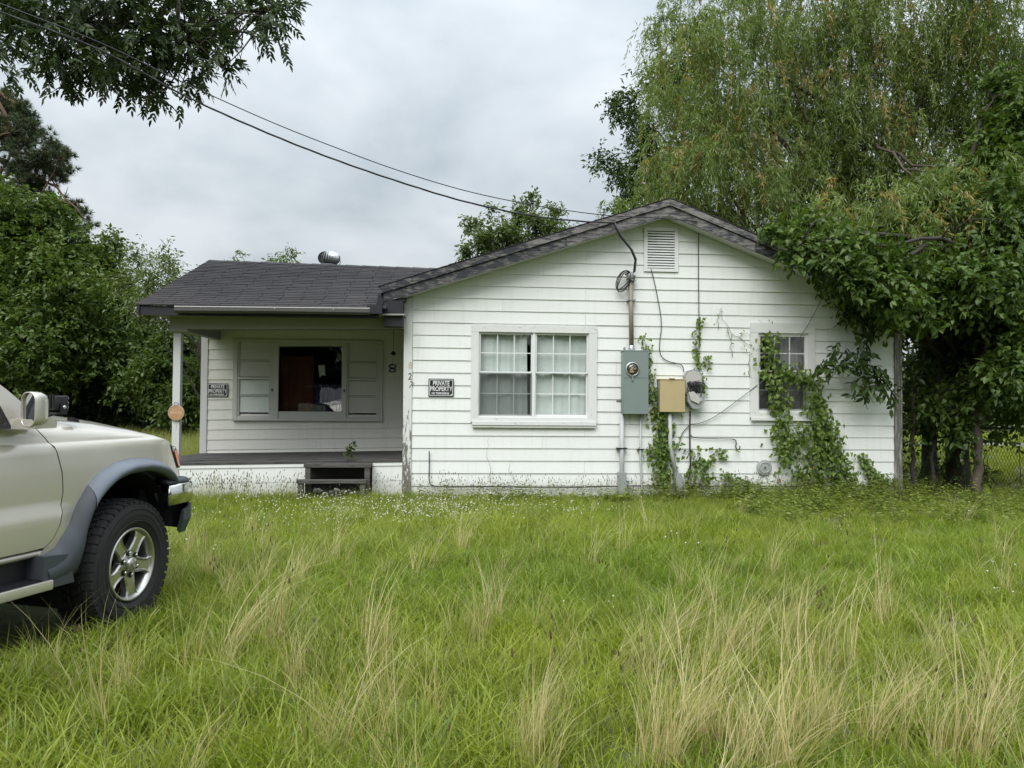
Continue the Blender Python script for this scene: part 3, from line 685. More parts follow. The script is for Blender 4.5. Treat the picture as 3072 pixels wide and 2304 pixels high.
# added rounded shape standing in for the car hood reflected in the glass
bs = (pxx(1130), PW+.62, .53); sf = hthing('sofa', 'rounded grey sofa seen low through the porch picture window', 'sofa', bs)
def arch(x0, x1, z0, z1, y0, y1):
    pts = [(x0, z0)]+[(x0+(x1-x0)*t, z0+(z1-z0)*math.sin(math.pi*(.08+.84*t))**.7) for t in np.linspace(0, 1, 18)]+[(x1, z0)]
    return MB().prism(pts, y0, y1)
arch(pxx(880), pxx(1400), .9, pz(1000), PW+.62, PW+.85).build('reflection_arch', MAT['cloth_grey'], sf)
MB().bbox(pxx(880), pxx(1400), PW+.86, PW+1.5, .62, .9, .05).build('seat', MAT['cloth_grey'], sf)  # lower block of the shape added for the reflection
for xx in (pxx(900), pxx(1380)): MB().box(xx-.03, xx+.03, PW+.65, PW+1.4, .53, .62).build('foot', MAT['iron'], sf)

# ================================================================== things fixed to the house
def text_mesh(body, size, xs=1.0, bold=.0, align='CENTER', spacing=1.0):
    cu = bpy.data.curves.new('t', 'FONT'); cu.body = body; cu.size = size; cu.align_x = align; cu.align_y = 'CENTER'; cu.extrude = .0006; cu.offset = bold; cu.space_character = spacing
    ob = bpy.data.objects.new('t', cu); COL.objects.link(ob); dg = bpy.context.evaluated_depsgraph_get(); dg.update()
    me = bpy.data.meshes.new_from_object(ob.evaluated_get(dg)); bpy.data.objects.remove(ob); bpy.data.curves.remove(cu)
    vs_ = [(v.co.x*xs, -v.co.z, v.co.y) for v in me.vertices]; fs = [tuple(p.vertices) for p in me.polygons]; bpy.data.meshes.remove(me); return vs_, fs
def lettering(parent, body, x, y, z, size, mat, xs=1.0, bold=0.0, rot=0.0, name='lettering', spacing=1.0):
    vs_, fs = text_mesh(body, size, xs, bold, spacing=spacing); c_, s_ = math.cos(rot), math.sin(rot)
    return MB().add([(x+v[0]*c_-v[2]*s_, y+v[1], z+v[0]*s_+v[2]*c_) for v in vs_], fs).build(name, mat, parent, fix=False)
def private_sign(x0, x1, z0, z1, y, label, tilt=0.0):
    w_, h_ = x1-x0, z1-z0; xc, zc_ = (x0+x1)/2, (z0+z1)/2
    t = hthing('warning_sign', label, 'sign', (xc, y, z0))
    MB().box(x0, x1, y, y+.004, z0, z1).build('board', MAT['sign_black'], t)
    e = .035*w_; b = .008*w_/.36; yb = y-.0015
    MB().box(x0+e, x1-e, yb, y-.0002, z1-e-b, z1-e).box(x0+e, x1-e, yb, y-.0002, z0+e, z0+e+b).box(x0+e, x0+e+b, yb, y-.0002, z0+e+b, z1-e-b).box(x1-e-b, x1-e, yb, y-.0002, z0+e+b, z1-e-b).build('border', MAT['sign_white'], t)
    lettering(t, 'PRIVATE', xc, y-.001, z1-.265*h_, .36*h_, MAT['sign_white'], .70*w_/.366*.258/h_, .0018)
    lettering(t, 'PROPERTY', xc, y-.001, z1-.580*h_, .36*h_, MAT['sign_white'], .72*w_/.366*.258/h_, .0018)
    lettering(t, 'NO TRESPASSING', xc-.01, y-.001, z1-.825*h_, .155*h_, MAT['sign_white'], .80*w_/.366*.258/h_, .0012)
    MB().box(x1-.125*w_, x1-.05*w_, yb, y-.0002, z0+.07*h_, z0+.15*h_).build('corner_print', MAT['pale_plastic'], t)
private_sign(.331, .697, 1.463, 1.721, -.032, 'black and white warning sign on the bright gable wall beside the number')
sa, sb = hl(624, 1150, PW), hl(685, 1191, PW)
private_sign(sa[0], sb[0], sb[1], sa[1], PW-.032, 'black and white warning sign in the shade of the porch')
# round rusty sign wired to the porch post
rx, rz_ = hl(529, 1238, -.05)
m, nt, out = material('rusty_enamel'); n = N(nt); f = n.noise(n.coord(), 14, 6, .65)
n.pbsdf(out, n.mix(n.ramp(f, [(.35, (0, 0, 0)), (.7, (1, 1, 1))]), (.38, .17, .055), (.50, .34, .22)), .7); MAT['rust'] = m
rs = hthing('round_sign', 'round rusty orange sign wired to the porch post', 'sign', (rx, -.05, rz_-.11))
MB().lathe([(0, -.004), (.112, -.004), (.112, .004), (0, .004)], (rx, -.055, rz_), 'y', 36, False).build('disc', MAT['rust'], rs)
MB().lathe([(.106, -.0065), (.1115, -.0065), (.1115, -.003), (.106, -.003)], (rx, -.055, rz_), 'y', 36).build('rim', MAT['pale_plastic'], rs)
lettering(rs, 'vivint', rx, -.0605, rz_+.005, .075, simple('faded_print', (.60, .42, .28), .7, bump=0), 1.0, .0015)
MB().tube([(rx-.03, -.055, rz_+.10), (rx-.02, -.075, rz_+.14), (rx+.03, -.07, rz_+.135), (rx+.03, -.055, rz_+.10)], .005, 6).build('wire', MAT['iron'], rs)
# house number
for (ch, py, px, col, rot, lab) in (('8', 1097, 1231, (.55, .45, .30), 0, 'faded gold numeral eight at the top of the corner board number'), ('2', 1130, 1230, (.13, .125, .085), -.08, 'dark tarnished numeral two on the flaking corner board'), ('7', 1155, 1233, (.20, .185, .13), -.25, 'tilted worn numeral seven lowest on the corner board')):
    nx, nz = hl(px, py, -.036); t = hthing('house_number', lab, 'number', (nx, -.036, nz-.05))
    lettering(t, ch, nx, -.0365, nz, .135, simple('numeral_'+ch, col, .6, bump=0, var=.25, scale=30), .8, .002, rot, 'numeral')
# ---- electric meter box
mb_ = hthing('electric_meter', 'tall grey green electric meter box with a round glass dial', 'meter box', (3.34, -.02, 1.226))
MB().bbox(3.165, 3.545, -.17, -.015, 1.226, 2.155, .008).build('enclosure', MAT['steel_green'], mb_)
MB().box(3.16, 3.552, -.178, -.012, 2.150, 2.166).build('hood', MAT['steel_green'], mb_)
MB().box(3.172, 3.540, -.182, -.1695, 1.235, 1.755).build('lower_cover', MAT['steel_green'], mb_)
MB().box(3.172, 3.540, -.178, -.1695, 1.762, 2.146).build('upper_cover', MAT['steel_green'], mb_)
dx, dz_ = hl(1897, 1108, -.17)
MB().lathe([(.105, .0), (.105, -.014), (.088, -.018), (.086, -.004)], (dx, -.177, dz_), 'y', 32).build('dial_ring', MAT['galv'], mb_)
MB().lathe([(0, -.003), (.088, -.003)], (dx, -.178, dz_), 'y', 32, False).build('dial_face', MAT['iron'], mb_)
dd = MB()
for i in range(14):
    a = random.uniform(0, 6.28); r = random.uniform(.01, .055); w_ = random.uniform(.008, .02)
    dd.box(dx+r*math.cos(a)-w_, dx+r*math.cos(a)+w_, -.19-random.uniform(0, .003), -.1815, dz_+r*math.sin(a)-w_*.7, dz_+r*math.sin(a)+w_*.7)
dd.build('contacts', MAT['copper'], mb_)
MB().lathe([(.086, -.004), (.08, -.04), (.05, -.055), (0, -.058)], (dx, -.178, dz_), 'y', 32).build('glass_cover', MAT['glass'], mb_)
MB().box(dx-.012, dx+.012, -.20, -.182, 1.72, 1.80).box(dx-.03, dx+.03, -.19, -.182, 1.775, 1.785).build('latch', MAT['galv'], mb_)
for (x, z) in ((3.20, 2.168), (3.10, 1.42)): MB().box(x, x+(.03 if x > 3.15 else .062), -.025, -.015, z, z+(.05 if x > 3.15 else .025)).build('mounting_tab', MAT['galv'], mb_)
# service conduit above, weatherhead
wx, wz = 3.287, hl(1888, 838)[1]
cn = hthing('service_conduit', 'brownish upright conduit pipe rising from the meter box', 'conduit', (wx, -.07, 2.165))
MB().tube([(wx+.02, -.085, 2.20), (wx, -.085, wz)], .034, 14).build('pipe', MAT['pipe_tan'], cn)
MB().lathe([(.045, 0), (.045, .06), (.036, .075)], (wx+.02, -.085, 2.166), 'z', 16).build('collar', MAT['galv'], cn)
MB().lathe([(.036, -.02), (.052, 0), (.058, .05), (.045, .09), (.0, .105)], (wx-.005, -.09, wz), 'z', 16).build('weatherhead', MAT['grey_plastic'], cn)
for z in (wz-.32, wz-.03): MB().box(wx-.045, wx+.075, -.125, -.02, z-.01, z+.01).build('strap', MAT['galv'], cn)
# loose loops of cable at the weatherhead
lp = hthing('cable_loops', 'black cable coiled in loose loops at the weatherhead', 'cable', (wx-.1, -.1, wz-.2))
pts = []
for i in range(110):
    a = i/110*2*math.pi*3.2; q = .10+.025*math.sin(i*.21)
    pts.append((wx-.13+q*1.15*math.cos(a+.6)+.05*math.sin(a), -.12-.02*math.sin(a*1.3), wz-.06+q*1.2*math.sin(a+.6)+.03*math.cos(a)))
MB().tube(pts+[(wx-.01, -.10, wz+.02)], .0085, 6).build('loop', MAT['black_cable'], lp)
MB().tube([(wx-.02, -.1, wz+.0), (wx-.07, -.13, wz-.02), (wx+.03, -.14, wz-.05), (wx+.06, -.12, wz+.03), (wx, -.1, wz+.05)], .011, 6).build('tail', MAT['black_cable'], lp)
# conduits below
def pipe_thing(name, label, pts, r, mat, fittings=(), n_=12):
    t = hthing(name, label, 'conduit', (pts[-1][0], pts[-1][1], 0)); MB().tube(pts, r, n_).build('pipe', MAT[mat], t)
    for f_ in fittings: f_(t)
    return t
x1_ = hl(1862, 1300)[0]; zf = hl(1862, 1415)[1]
pipe_thing('ground_conduit', 'thick pale conduit from the meter box to a grey pull box', [(x1_, -.075, 1.23), (x1_+.005, -.075, -.05)], .034, 'pipe_grey', [
    lambda t: MB().prism([(x1_-.055, zf), (x1_+.055, zf), (x1_+.06, .13), (x1_+.03, .04), (x1_-.03, .03), (x1_-.062, .10)], -.15, -.03).build('pull_box', MAT['grey_plastic'], t),
    lambda t: MB().box(x1_-.075, x1_+.075, -.115, -.02, .717, .733).build('strap', MAT['iron'], t)])
x2_ = hl(1919, 1300)[0]
pipe_thing('thin_conduit', 'thin pale conduit beneath the right of the meter box', [(x2_, -.05, 1.23), (x2_, -.05, .6), (x2_+.02, -.05, .2), (x2_+.03, -.06, -.05)], .016, 'pipe_grey', [lambda t: MB().box(x2_-.05, x2_+.05, -.07, -.02, .70, .715).build('strap', MAT['iron'], t)], 8)
x3_ = hl(2005, 1260)[0]
pipe_thing('leaning_conduit', 'leaning conduit below the tan box ending in a loose grey fitting', [(x3_, -.07, 1.26), (x3_+.01, -.075, .75), (x3_+.10, -.09, .32)], .032, 'pipe_grey', [
    lambda t: MB().prism([(x3_+.06, .36), (x3_+.15, .37), (x3_+.24, .09), (x3_+.21, .03), (x3_+.10, .02), (x3_+.08, .12)], -.17, -.04).build('pull_box', MAT['grey_plastic'], t),
    lambda t: MB().tube([(x3_+.10, -.13, .08), (x3_+.05, -.13, .02), (x3_+.02, -.13, .06)], .02, 8).build('elbow', MAT['pipe_grey'], t)])
# tan box
tb_ = hthing('utility_box', 'square tan metal utility box with dull grey sides', 'utility box', (3.9, -.02, 1.255))
MB().bbox(3.71, 4.10, -.145, -.015, 1.262, 1.745, .006).build('enclosure', MAT['tan_side'], tb_)
MB().box(3.722, 4.098, -.152, -.1445, 1.268, 1.735).build('cover', MAT['tan_enamel'], tb_)
MB().box(3.705, 4.105, -.158, -.012, 1.74, 1.753).build('hood', MAT['tan_enamel'], tb_)
MB().box(3.86, 3.94, -.17, -.13, 1.7535, 1.766).build('handle', MAT['tan_enamel'], tb_)
# open telephone box with tangled wires
tx_, tz2 = hl(2074, 1170)
tl = hthing('telephone_box', 'open grey telephone box spilling black wires, its cover hanging', 'utility box', (tx_, -.02, 1.31))
bm_ = [(tx_-.13, 1.55), (tx_-.135, 1.80), (tx_-.09, 1.875), (tx_, 1.90), (tx_+.09, 1.875), (tx_+.135, 1.80), (tx_+.13, 1.55)]
MB().prism(bm_, -.10, -.015).build('back_box', MAT['grey_plastic'], tl)
MB().prism([(x*1+(tx_-x)*.12, z+(1.7-z)*.1) for x, z in bm_], -.106, -.1005).build('inner_plate', MAT['pale_plastic'], tl)
MB().prism([(tx_-.12, 1.545), (tx_+.13, 1.54), (tx_+.14, 1.42), (tx_+.06, 1.315), (tx_-.04, 1.32), (tx_-.11, 1.42)], -.19, -.03).build('hanging_cover', MAT['grey_plastic'], tl)
MB().prism([(tx_-.11, 1.56), (tx_-.03, 1.57), (tx_+.09, 1.45), (tx_+.04, 1.39), (tx_-.07, 1.44)], -.215, -.191).build('inner_door', MAT['pale_plastic'], tl)
for k in range(7):
    r1 = random.Random(k); p = [(tx_+r1.uniform(-.1, .1), -.12, 1.62+r1.uniform(-.05, .12))]
    for j in range(9): p.append((tx_+r1.uniform(-.12, .15), -.13-r1.uniform(0, .06), 1.60+r1.uniform(-.12, .12)))
    p.append((tx_+.07+.02*k-.05, -.20, 1.47))
    sp = []                                  # Catmull-Rom so the wires curl
    for i in range(len(p)-1):
        p0, p1, p2, p3 = [Vector(p[max(0, min(len(p)-1, i+q))]) for q in (-1, 0, 1, 2)]
        for t in (0, .25, .5, .75): sp.append(.5*((2*p1)+(p2-p0)*t+(2*p0-5*p1+4*p2-p3)*t*t+(3*p1-p0-3*p2+p3)*t**3))
    MB().tube(sp, .005, 5).build('wire', MAT['black_cable'], tl)
# round galvanised cap low on the wall
gx_, gz_ = hl(2290, 1402)
gc = hthing('round_vent_cap', 'round shiny metal vent cap low on the siding', 'vent', (gx_, -.02, gz_-.11))
MB().lathe([(.0, -.060), (.03, -.060), (.031, -.052), (.070, -.052), (.074, -.060), (.082, -.060), (.085, -.048), (.112, -.046), (.116, -.040), (.116, -.02), (.10, -.015)], (gx_, 0, gz_), 'y', 36, False).build('cap', MAT['dull_metal'], gc)
MB().lathe([(.0, -.07), (.012, -.07), (.012, -.055)], (gx_, 0, gz_), 'y', 12).build('bolt', MAT['iron'], gc)
# riser pipes coming out of the grass under the right window
for (px, py, lab) in ((2333, 1440, 'short rusty pipe stub beside the round vent cap'), (2437, 1400, 'short white pipe rising behind the creeper')):
    x, z = hl(px, py); t = hthing('pipe_stub', lab, 'pipe', (x, -.06, 0)); MB().tube([(x, -.06, -.03), (x-.005, -.06, z)], .02, 10).build('pipe', mat_peel('stub_'+str(px), (.62, .62, .58), (.22, .09, .05), .5, .6, (4, 4, 3)), t)
    MB().lathe([(.027, -.02), (.027, .02)], (x-.005, -.06, z), 'z', 10).build('collar', MAT['rust'], t)
# hook on the wall
hx, hz = hl(2197, 1318); hk = hthing('wall_hook', 'black iron S hook hung on the siding', 'hook', (hx, -.04, hz-.15))
MB().tube([(hx, -.03, hz), (hx+.035, -.05, hz-.01), (hx+.04, -.055, hz-.06), (hx+.03, -.055, hz-.11), (hx+.05, -.055, hz-.15), (hx+.085, -.055, hz-.15), (hx+.10, -.055, hz-.11), (hx+.085, -.055, hz-.095)], .008, 8).build('rod', MAT['iron'], hk)
# cables stapled to the wall
def wall_cable(label, pix, r, mat='black_cable', y=-.035):
    pts = [Vector((hl(px, py)[0], y, hl(px, py)[1])) for px, py in pix]
    sp = []
    for i in range(len(pts)-1):
        p0, p1, p2, p3 = [pts[max(0, min(len(pts)-1, i+q))] for q in (-1, 0, 1, 2)]
        for t in (0, .2, .4, .6, .8): sp.append(.5*((2*p1)+(p2-p0)*t+(2*p0-5*p1+4*p2-p3)*t*t+(3*p1-p0-3*p2+p3)*t**3))
    sp.append(pts[-1]); b = Vector((sp[-1].x, y, sp[-1].z)); mb = MB().tube([p-b for p in sp], r, 6)
    o = mb.build('wall_cable', MAT[mat], None); o.location = hw(*b); o.rotation_euler = (0, 0, HAL); return tag(o, label, 'cable')
wall_cable('black cable drooping from the gable vent down to the telephone box', [(1951, 808), (1962, 850), (1972, 900), (1980, 945), (1982, 985), (1978, 1020), (1977, 1052), (1985, 1072), (2005, 1085), (2035, 1092), (2046, 1100), (2049, 1116)], .006)
wall_cable('long black cable running straight down from the rake past the vent', [(2094, 667), (2093, 800), (2094, 900), (2095, 1000), (2094, 1120)], .006)
wall_cable('bundled black cable dropping from the telephone box into the grass', [(2068, 1232), (2067, 1300), (2068, 1360), (2069, 1410), (2062, 1440), (2060, 1455), (2075, 1462)], .011)
wall_cable('grey cable swinging from the drop up across the narrow window', [(2070, 1272), (2100, 1268), (2140, 1250), (2200, 1208), (2268, 1155)], .006, 'grey_cable', -.05)
wall_cable('thin cable continuing up over the window glass to the eave', [(2268, 1155), (2330, 1092), (2400, 1000), (2440, 930), (2472, 868)], .005, 'grey_cable', -.10)
wall_cable('short cable strung level towards the hook', [(2070, 1303), (2080, 1312), (2120, 1315), (2198, 1317)], .005)
wall_cable('cable looping left from the drop behind the leaves', [(2066, 1275), (2045, 1300), (2035, 1330), (2022, 1345)], .006)
wall_cable('black cable running along the foot of the wall from a bent stub', [(1288, 1352), (1288, 1400), (1288, 1440), (1298, 1455), (1340, 1460), (1480, 1459), (1650, 1462), (1800, 1459), (1920, 1456), (2060, 1457), (2300, 1458), (2680, 1460)], .008, y=-.05)
# wind chime in the porch
ox, oz = hl(1180, 1060, 1.2); wc_ = hthing('hanging_ornament', 'small dark metal ornament hanging in the porch', 'ornament', (ox, 1.2, oz-.33))
MB().tube([(ox, 1.2, 2.60), (ox, 1.2, oz)], .003, 5).build('cord', MAT['iron'], wc_)
MB().lathe([(.0, -.035), (.04, -.02), (.045, 0), (.02, .03), (0, .035)], (ox, 1.2, oz), n=14).build('top_bell', MAT['iron'], wc_)
MB().tube([(ox, 1.2, oz), (ox-.01, 1.2, oz-.19)], .004, 5).build('rod', MAT['iron'], wc_)
for (dz2, r) in ((-.21, .045), (-.275, .042)):
    pts = [(ox-.01+r*1.2*math.cos(a), 1.2, oz+dz2+r*.62*math.sin(a)) for a in np.linspace(0, 2*math.pi, 15)]; MB().tube(pts, .012, 6).build('ring', MAT['iron'], wc_)
# ---- wooden steps in front of the gap in the skirt
st = hthing('porch_steps', 'low grey weathered wooden steps at the edge of the porch', 'steps', (-.95, -.2, 0))
MB().box(SX0-.01, SX1+.065, -.30, -.034, .455, .50).build('tread', MAT['lumber'], st)
MB().box(SX0-.07, SX1+.02, -.50, -.32, .255, .295).build('tread', MAT['lumber'], st)
for (x, y0_, y1_, zt) in ((SX0+.01, -.29, -.2, .453), (SX1-.02, -.29, -.2, .453), (SX0-.05, -.48, -.40, .253), (SX1-.06, -.48, -.40, .253)): MB().box(x, x+.07, y0_, y1_, 0, zt).build('leg', MAT['lumber'], st)
for k in range(16):                       # broken slabs and scraps of wood lying under the steps
    rr = random.Random(40+k); x = rr.uniform(SX0+.1, SX1-.08); y_ = rr.uniform(-.22, -.05); s1, s2, s3 = rr.uniform(.04, .10), rr.uniform(.03, .06), rr.uniform(.02, .05); z = rr.uniform(0, .10)
    bm = bmesh.new(); bmesh.ops.create_icosphere(bm, subdivisions=1, radius=1)
    for v in bm.verts: v.co = Vector((v.co.x*s1*rr.uniform(.7, 1.2), v.co.y*s2*rr.uniform(.7, 1.2), v.co.z*s3*rr.uniform(.7, 1.2)))
    mb = MB().bm(bm); o = mb.build('rubble_stone', simple('rubble', (.30, .29, .25), .9) if 'rubble' not in bpy.data.materials else bpy.data.materials['rubble'], None); o.location = hw(x, y_, z+s3*.6); o.rotation_euler = (0, 0, rr.uniform(0, 3)); tag(o, 'pale broken stone among the rubble under the porch steps', 'stone', 'rubble under the porch steps')
# ---- overhead service cables
def sag_cable(p0, p1, drop, n_=48):
    return [p0.lerp(p1, t)-Vector((0, 0, drop*4*t*(1-t))) for t in np.linspace(0, 1, n_)]
def overhead(label, pix, r, strands, depth0, depth1, attach):
    pts = [at(px, py, depth0+(depth1-depth0)*((px)/(pix[-1][0]))) for px, py in pix]
    d = (pts[0]-pts[1]); pts = [pts[0]+d*4+Vector((0, 0, .0)), pts[0]+d*1.5]+pts+attach
    sp = []
    for i in range(len(pts)-1):
        p0, p1, p2, p3 = [Vector(pts[max(0, min(len(pts)-1, i+q))]) for q in (-1, 0, 1, 2)]
        for t in np.arange(0, 1, .05): sp.append(.5*((2*p1)+(p2-p0)*t+(2*p0-5*p1+4*p2-p3)*t*t+(3*p1-p0-3*p2+p3)*t**3))
    sp.append(Vector(pts[-1])); e = sp[-1]
    t = thing('overhead_cable', label, 'cable', tuple(e)); L = 0
    for s in range(strands):
        q = []; L = 0
        for i, p in enumerate(sp):
            if i: L += (sp[i]-sp[i-1]).length
            a = L*2*math.pi/1.1+s*2*math.pi/max(strands, 1); o_ = r*1.0 if strands > 1 else 0
            q.append(p+Vector((.3*o_*math.sin(a), o_*math.cos(a), o_*math.sin(a)))-e)
        MB().tube(q, r, 6).build('strand', MAT['black_cable'], t)
rk = hw(3.0, -.33, roof_top(3.0)-.16)
overhead('twisted service cable drooping from the upper left to the gable', [(0, 36), (300, 150), (560, 290), (800, 398), (1000, 477), (1200, 546), (1400, 606), (1600, 648), (1760, 665)], .0062, 3, 8.5, 10.9, [hw(2.98, -.34, hl(1838, 668, -.34)[1])])
overhead('single thin telephone line crossing above the service cable', [(0, 10), (300, 128), (560, 252), (800, 360), (1000, 440), (1200, 513), (1400, 573), (1600, 615), (1800, 644), (1960, 653)], .0062, 1, 8.6, 10.85, [hw(*((hl(2090, 664, -.30)[0], -.305, hl(2090, 664, -.30)[1])))])
dl = [hw(2.98, -.34, hl(1838, 668, -.34)[1]), hw(hl(1862, 710, -.25)[0], -.25, hl(1862, 710, -.25)[1]), hw(hl(1895, 750, -.2)[0], -.2, hl(1895, 750, -.2)[1]), hw(hl(1907, 780, -.16)[0], -.16, hl(1907, 780, -.16)[1]), hw(hl(1903, 815, -.12)[0], -.12, hl(1903, 815, -.12)[1]), hw(wx, -.10, wz+.06)]
t = thing('drop_wire', 'black and bare wires dropping from the rake to the weatherhead', 'cable', tuple(dl[-1]))
for s, mt in ((0, 'black_cable'), (1, 'black_cable'), (2, 'grey_cable')):
    MB().tube([p-dl[-1]+Vector((.012*(s-1), 0, .006*s*(i % 2))) for i, p in enumerate(dl)], .0075, 6).build('strand', MAT[mt], t)

# ================================================================== the parked four wheel drive
HD = R_(15.8); WC = on_ground(395, 1693, .40)
CAR = thing('parked_car', 'silver four wheel drive parked in the long grass facing the house', 'car', (WC.x, WC.y, 0), math.pi/2-HD)
m, nt, out = material('silver_car_paint'); n = N(nt); co = n.coord()
fl = n.noise(co, 900, 2); grime = n.noise(co, 3, 5)
c = n.mix(fl, (.54, .50, .435), (.64, .60, .53)); c = n.mix(n.ramp(grime, [(.5, (0, 0, 0)), (.8, (.35, .35, .35))]), c, (.40, .39, .34))
n.pbsdf(out, c, .28, None, .40, Coat_Weight=.85, Coat_Roughness=.04); MAT['car'] = m
MAT['flare'] = simple('faded_grey_plastic', (.135, .155, .19), .48, var=.3, scale=5, bump=.05)
MAT['flare_dark'] = simple('dark_grey_plastic', (.052, .060, .072), .5, var=.2, scale=5)
MAT['black_pl'] = simple('black_plastic', (.014, .014, .017), .5)
MAT['liner'] = simple('wheel_arch_liner', (.008, .008, .010), .9)
MAT['rubber'] = simple('tyre_rubber', (.018, .018, .019), .78, var=.2, scale=30)
MAT['alloy'] = simple('cast_alloy', (.52, .51, .49), .30, .9, var=.12, scale=10, bump=.04)
MAT['chrome'] = simple('worn_chrome', (.62, .62, .58), .16, 1.0, var=.12, scale=12, bump=.05)
MAT['amber'] = simple('amber_lens', (.75, .14, .012), .12, var=.1, bump=0, Coat_Weight=1.0)
MAT['lens'] = simple('clear_lens', (.60, .62, .62), .1, var=.1, bump=0, Coat_Weight=1.0)
MAT['car_glass'] = mat_glass('car_glass', (.10, .13, .12), extra=.05)
MAT['mirror'] = simple('mirror_glass', (.75, .78, .78), .02, 1.0, var=0, bump=0)
MAT['led'] = simple('led_lens', (.80, .82, .85), .15, .2, bump=0)
def zh(l): return float(np.interp(l, [-3.6, -.9, -.65, -.4, -.1, .15, .30, .40, .47, .62], [1.27, 1.27, 1.305, 1.287, 1.258, 1.222, 1.186, 1.148, 1.112, 1.03]))
def sm(a, b, x): t = min(1, max(0, (x-a)/(b-a))); return t*t*(3-2*t)
def S(l, z):
    s = -.035
    s -= .045*max(0, (.72-z)/.30)**2
    s -= .030*max(0, (z-.86)/.4)**2
    s += .020*(1-sm(.780, .820, z))*(1-sm(-.50, -.40, l))            # lower door step
    s -= .028*sm(1.135, 1.165, z)                                      # shoulder crease
    if l > .20: s -= .105*((l-.20)/.4)**2.2
    if l < -3.0: s -= .10*((-3.0-l)/.45)**2
    return s
def shin(l): return .15*sm(-.95, -.45, l)+.02
def SP(l, w):
    """side surface: w<=1 is the flank up to the crease, w 1..2 rolls over into the bonnet edge"""
    zc_ = min(1.155, zh(l)-.03)
    if w <= 1: z = .30+(zc_-.30)*w; return (l, -S(l, z), z)
    t = w-1; a = t*1.30; z = zc_+(zh(l)-zc_)*math.sin(a)/math.sin(1.30); return (l, -(S(l, min(z, 1.19))-shin(l)*(1-math.cos(a))/(1-math.cos(1.30))), z)
def wof(l, z):
    zc_ = min(1.155, zh(l)-.03)
    if z <= zc_: return (z-.30)/(zc_-.30)
    return 1+math.asin(min(1, (z-zc_)/(zh(l)-zc_)*math.sin(1.30)))/1.30
def panel(name, outline, fn, mat, step=.03, thick=.02, parent=CAR, ystep=None, inn=None):
    """fill a 2-D outline, lift it onto a surface, and turn its edges inwards"""
    pts = [Vector(p) for p in outline]; dense = []
    for i, p in enumerate(pts):
        q = pts[(i+1) % len(pts)]; k = max(1, int((q-p).length/step))
        dense += [p.lerp(q, t/k) for t in range(k)]
    nb = len(dense); xs_ = [p.x for p in dense]; ys_ = [p.y for p in dense]
    ysp = ystep or step
    def inside(x, y):
        c_ = False; j = nb-1
        for i in range(nb):
            if (ys_[i] > y) != (ys_[j] > y) and x < (xs_[j]-xs_[i])*(y-ys_[i])/(ys_[j]-ys_[i])+xs_[i]: c_ = not c_
            j = i
        return c_
    inner = []
    x = min(xs_)+step/2
    while x < max(xs_):
        y = min(ys_)+ysp/2
        while y < max(ys_):
            if inside(x, y) and min((p.x-x)**2+(p.y-y)**2 for p in dense) > (step*.45)**2: inner.append(Vector((x, y)))
            y += ysp
        x += step
    r = delaunay_2d_cdt(dense+inner, [(i, (i+1) % nb) for i in range(nb)], [], 1, 1e-5)
    v2, e2, f2 = r[0], r[1], r[2]
    V3 = [fn(p.x, p.y) for p in v2]; mb = MB(); mb.add(V3, [tuple(f) for f in f2], True)
    cen = Vector((0, 0, 0)); 
    o = mb.build(name, mat, parent)
    me = o.data; bm = bmesh.new(); bm.from_mesh(me)
    # normals outwards (away from the car's centre line)
    avg = sum((f.normal.dot(Vector((0, f.calc_center_median().y-.86, f.calc_center_median().z-.75))) * f.calc_area() for f in bm.faces), 0.0)
    if avg < 0: bmesh.ops.reverse_faces(bm, faces=bm.faces[:])
    be = [e for e in bm.edges if e.is_boundary]; ret = bmesh.ops.extrude_edge_only(bm, edges=be)
    bm.normal_update()
    for v in [g for g in ret['geom'] if isinstance(g, bmesh.types.BMVert)]:
        v.co += (inn or Vector((0, 1, 0)))*thick
    for f in bm.faces: f.smooth = True
    for e in be: e.smooth = False
    bm.to_mesh(me); bm.free(); return o
def L_(*a): return [(l, wof(l, z)) for l, z in a]
FO = [(.440, .876), (.385, .932), (.318, .984), (.235, 1.018), (.157, 1.036), (.018, 1.044), (-.113, 1.029), (-.237, .976), (-.307, .921), (-.386, .818), (-.439, .715), (-.503, .653), (-.534, .604), (-.596, .574), (-.65, .566)]
FI = [(.39, .858), (.315, .903), (.233, .935), (.16, .952), (.089, .960), (-.033, .953), (-.136, .923), (-.234, .856), (-.304, .779), (-.337, .709), (-.364, .634), (-.378, .53), (-.421, .438), (-.486, .406), (-.612, .395)]
arch_in = [(l*.97, z-.012) for l, z in FO]
door_edge = [(-.614, 1.285), (-.575, 1.22), (-.540, 1.165), (-.510, 1.09), (-.487, 1.0), (-.482, .893), (-.500, .787), (-.516, .717), (-.556, .648), (-.602, .610)]
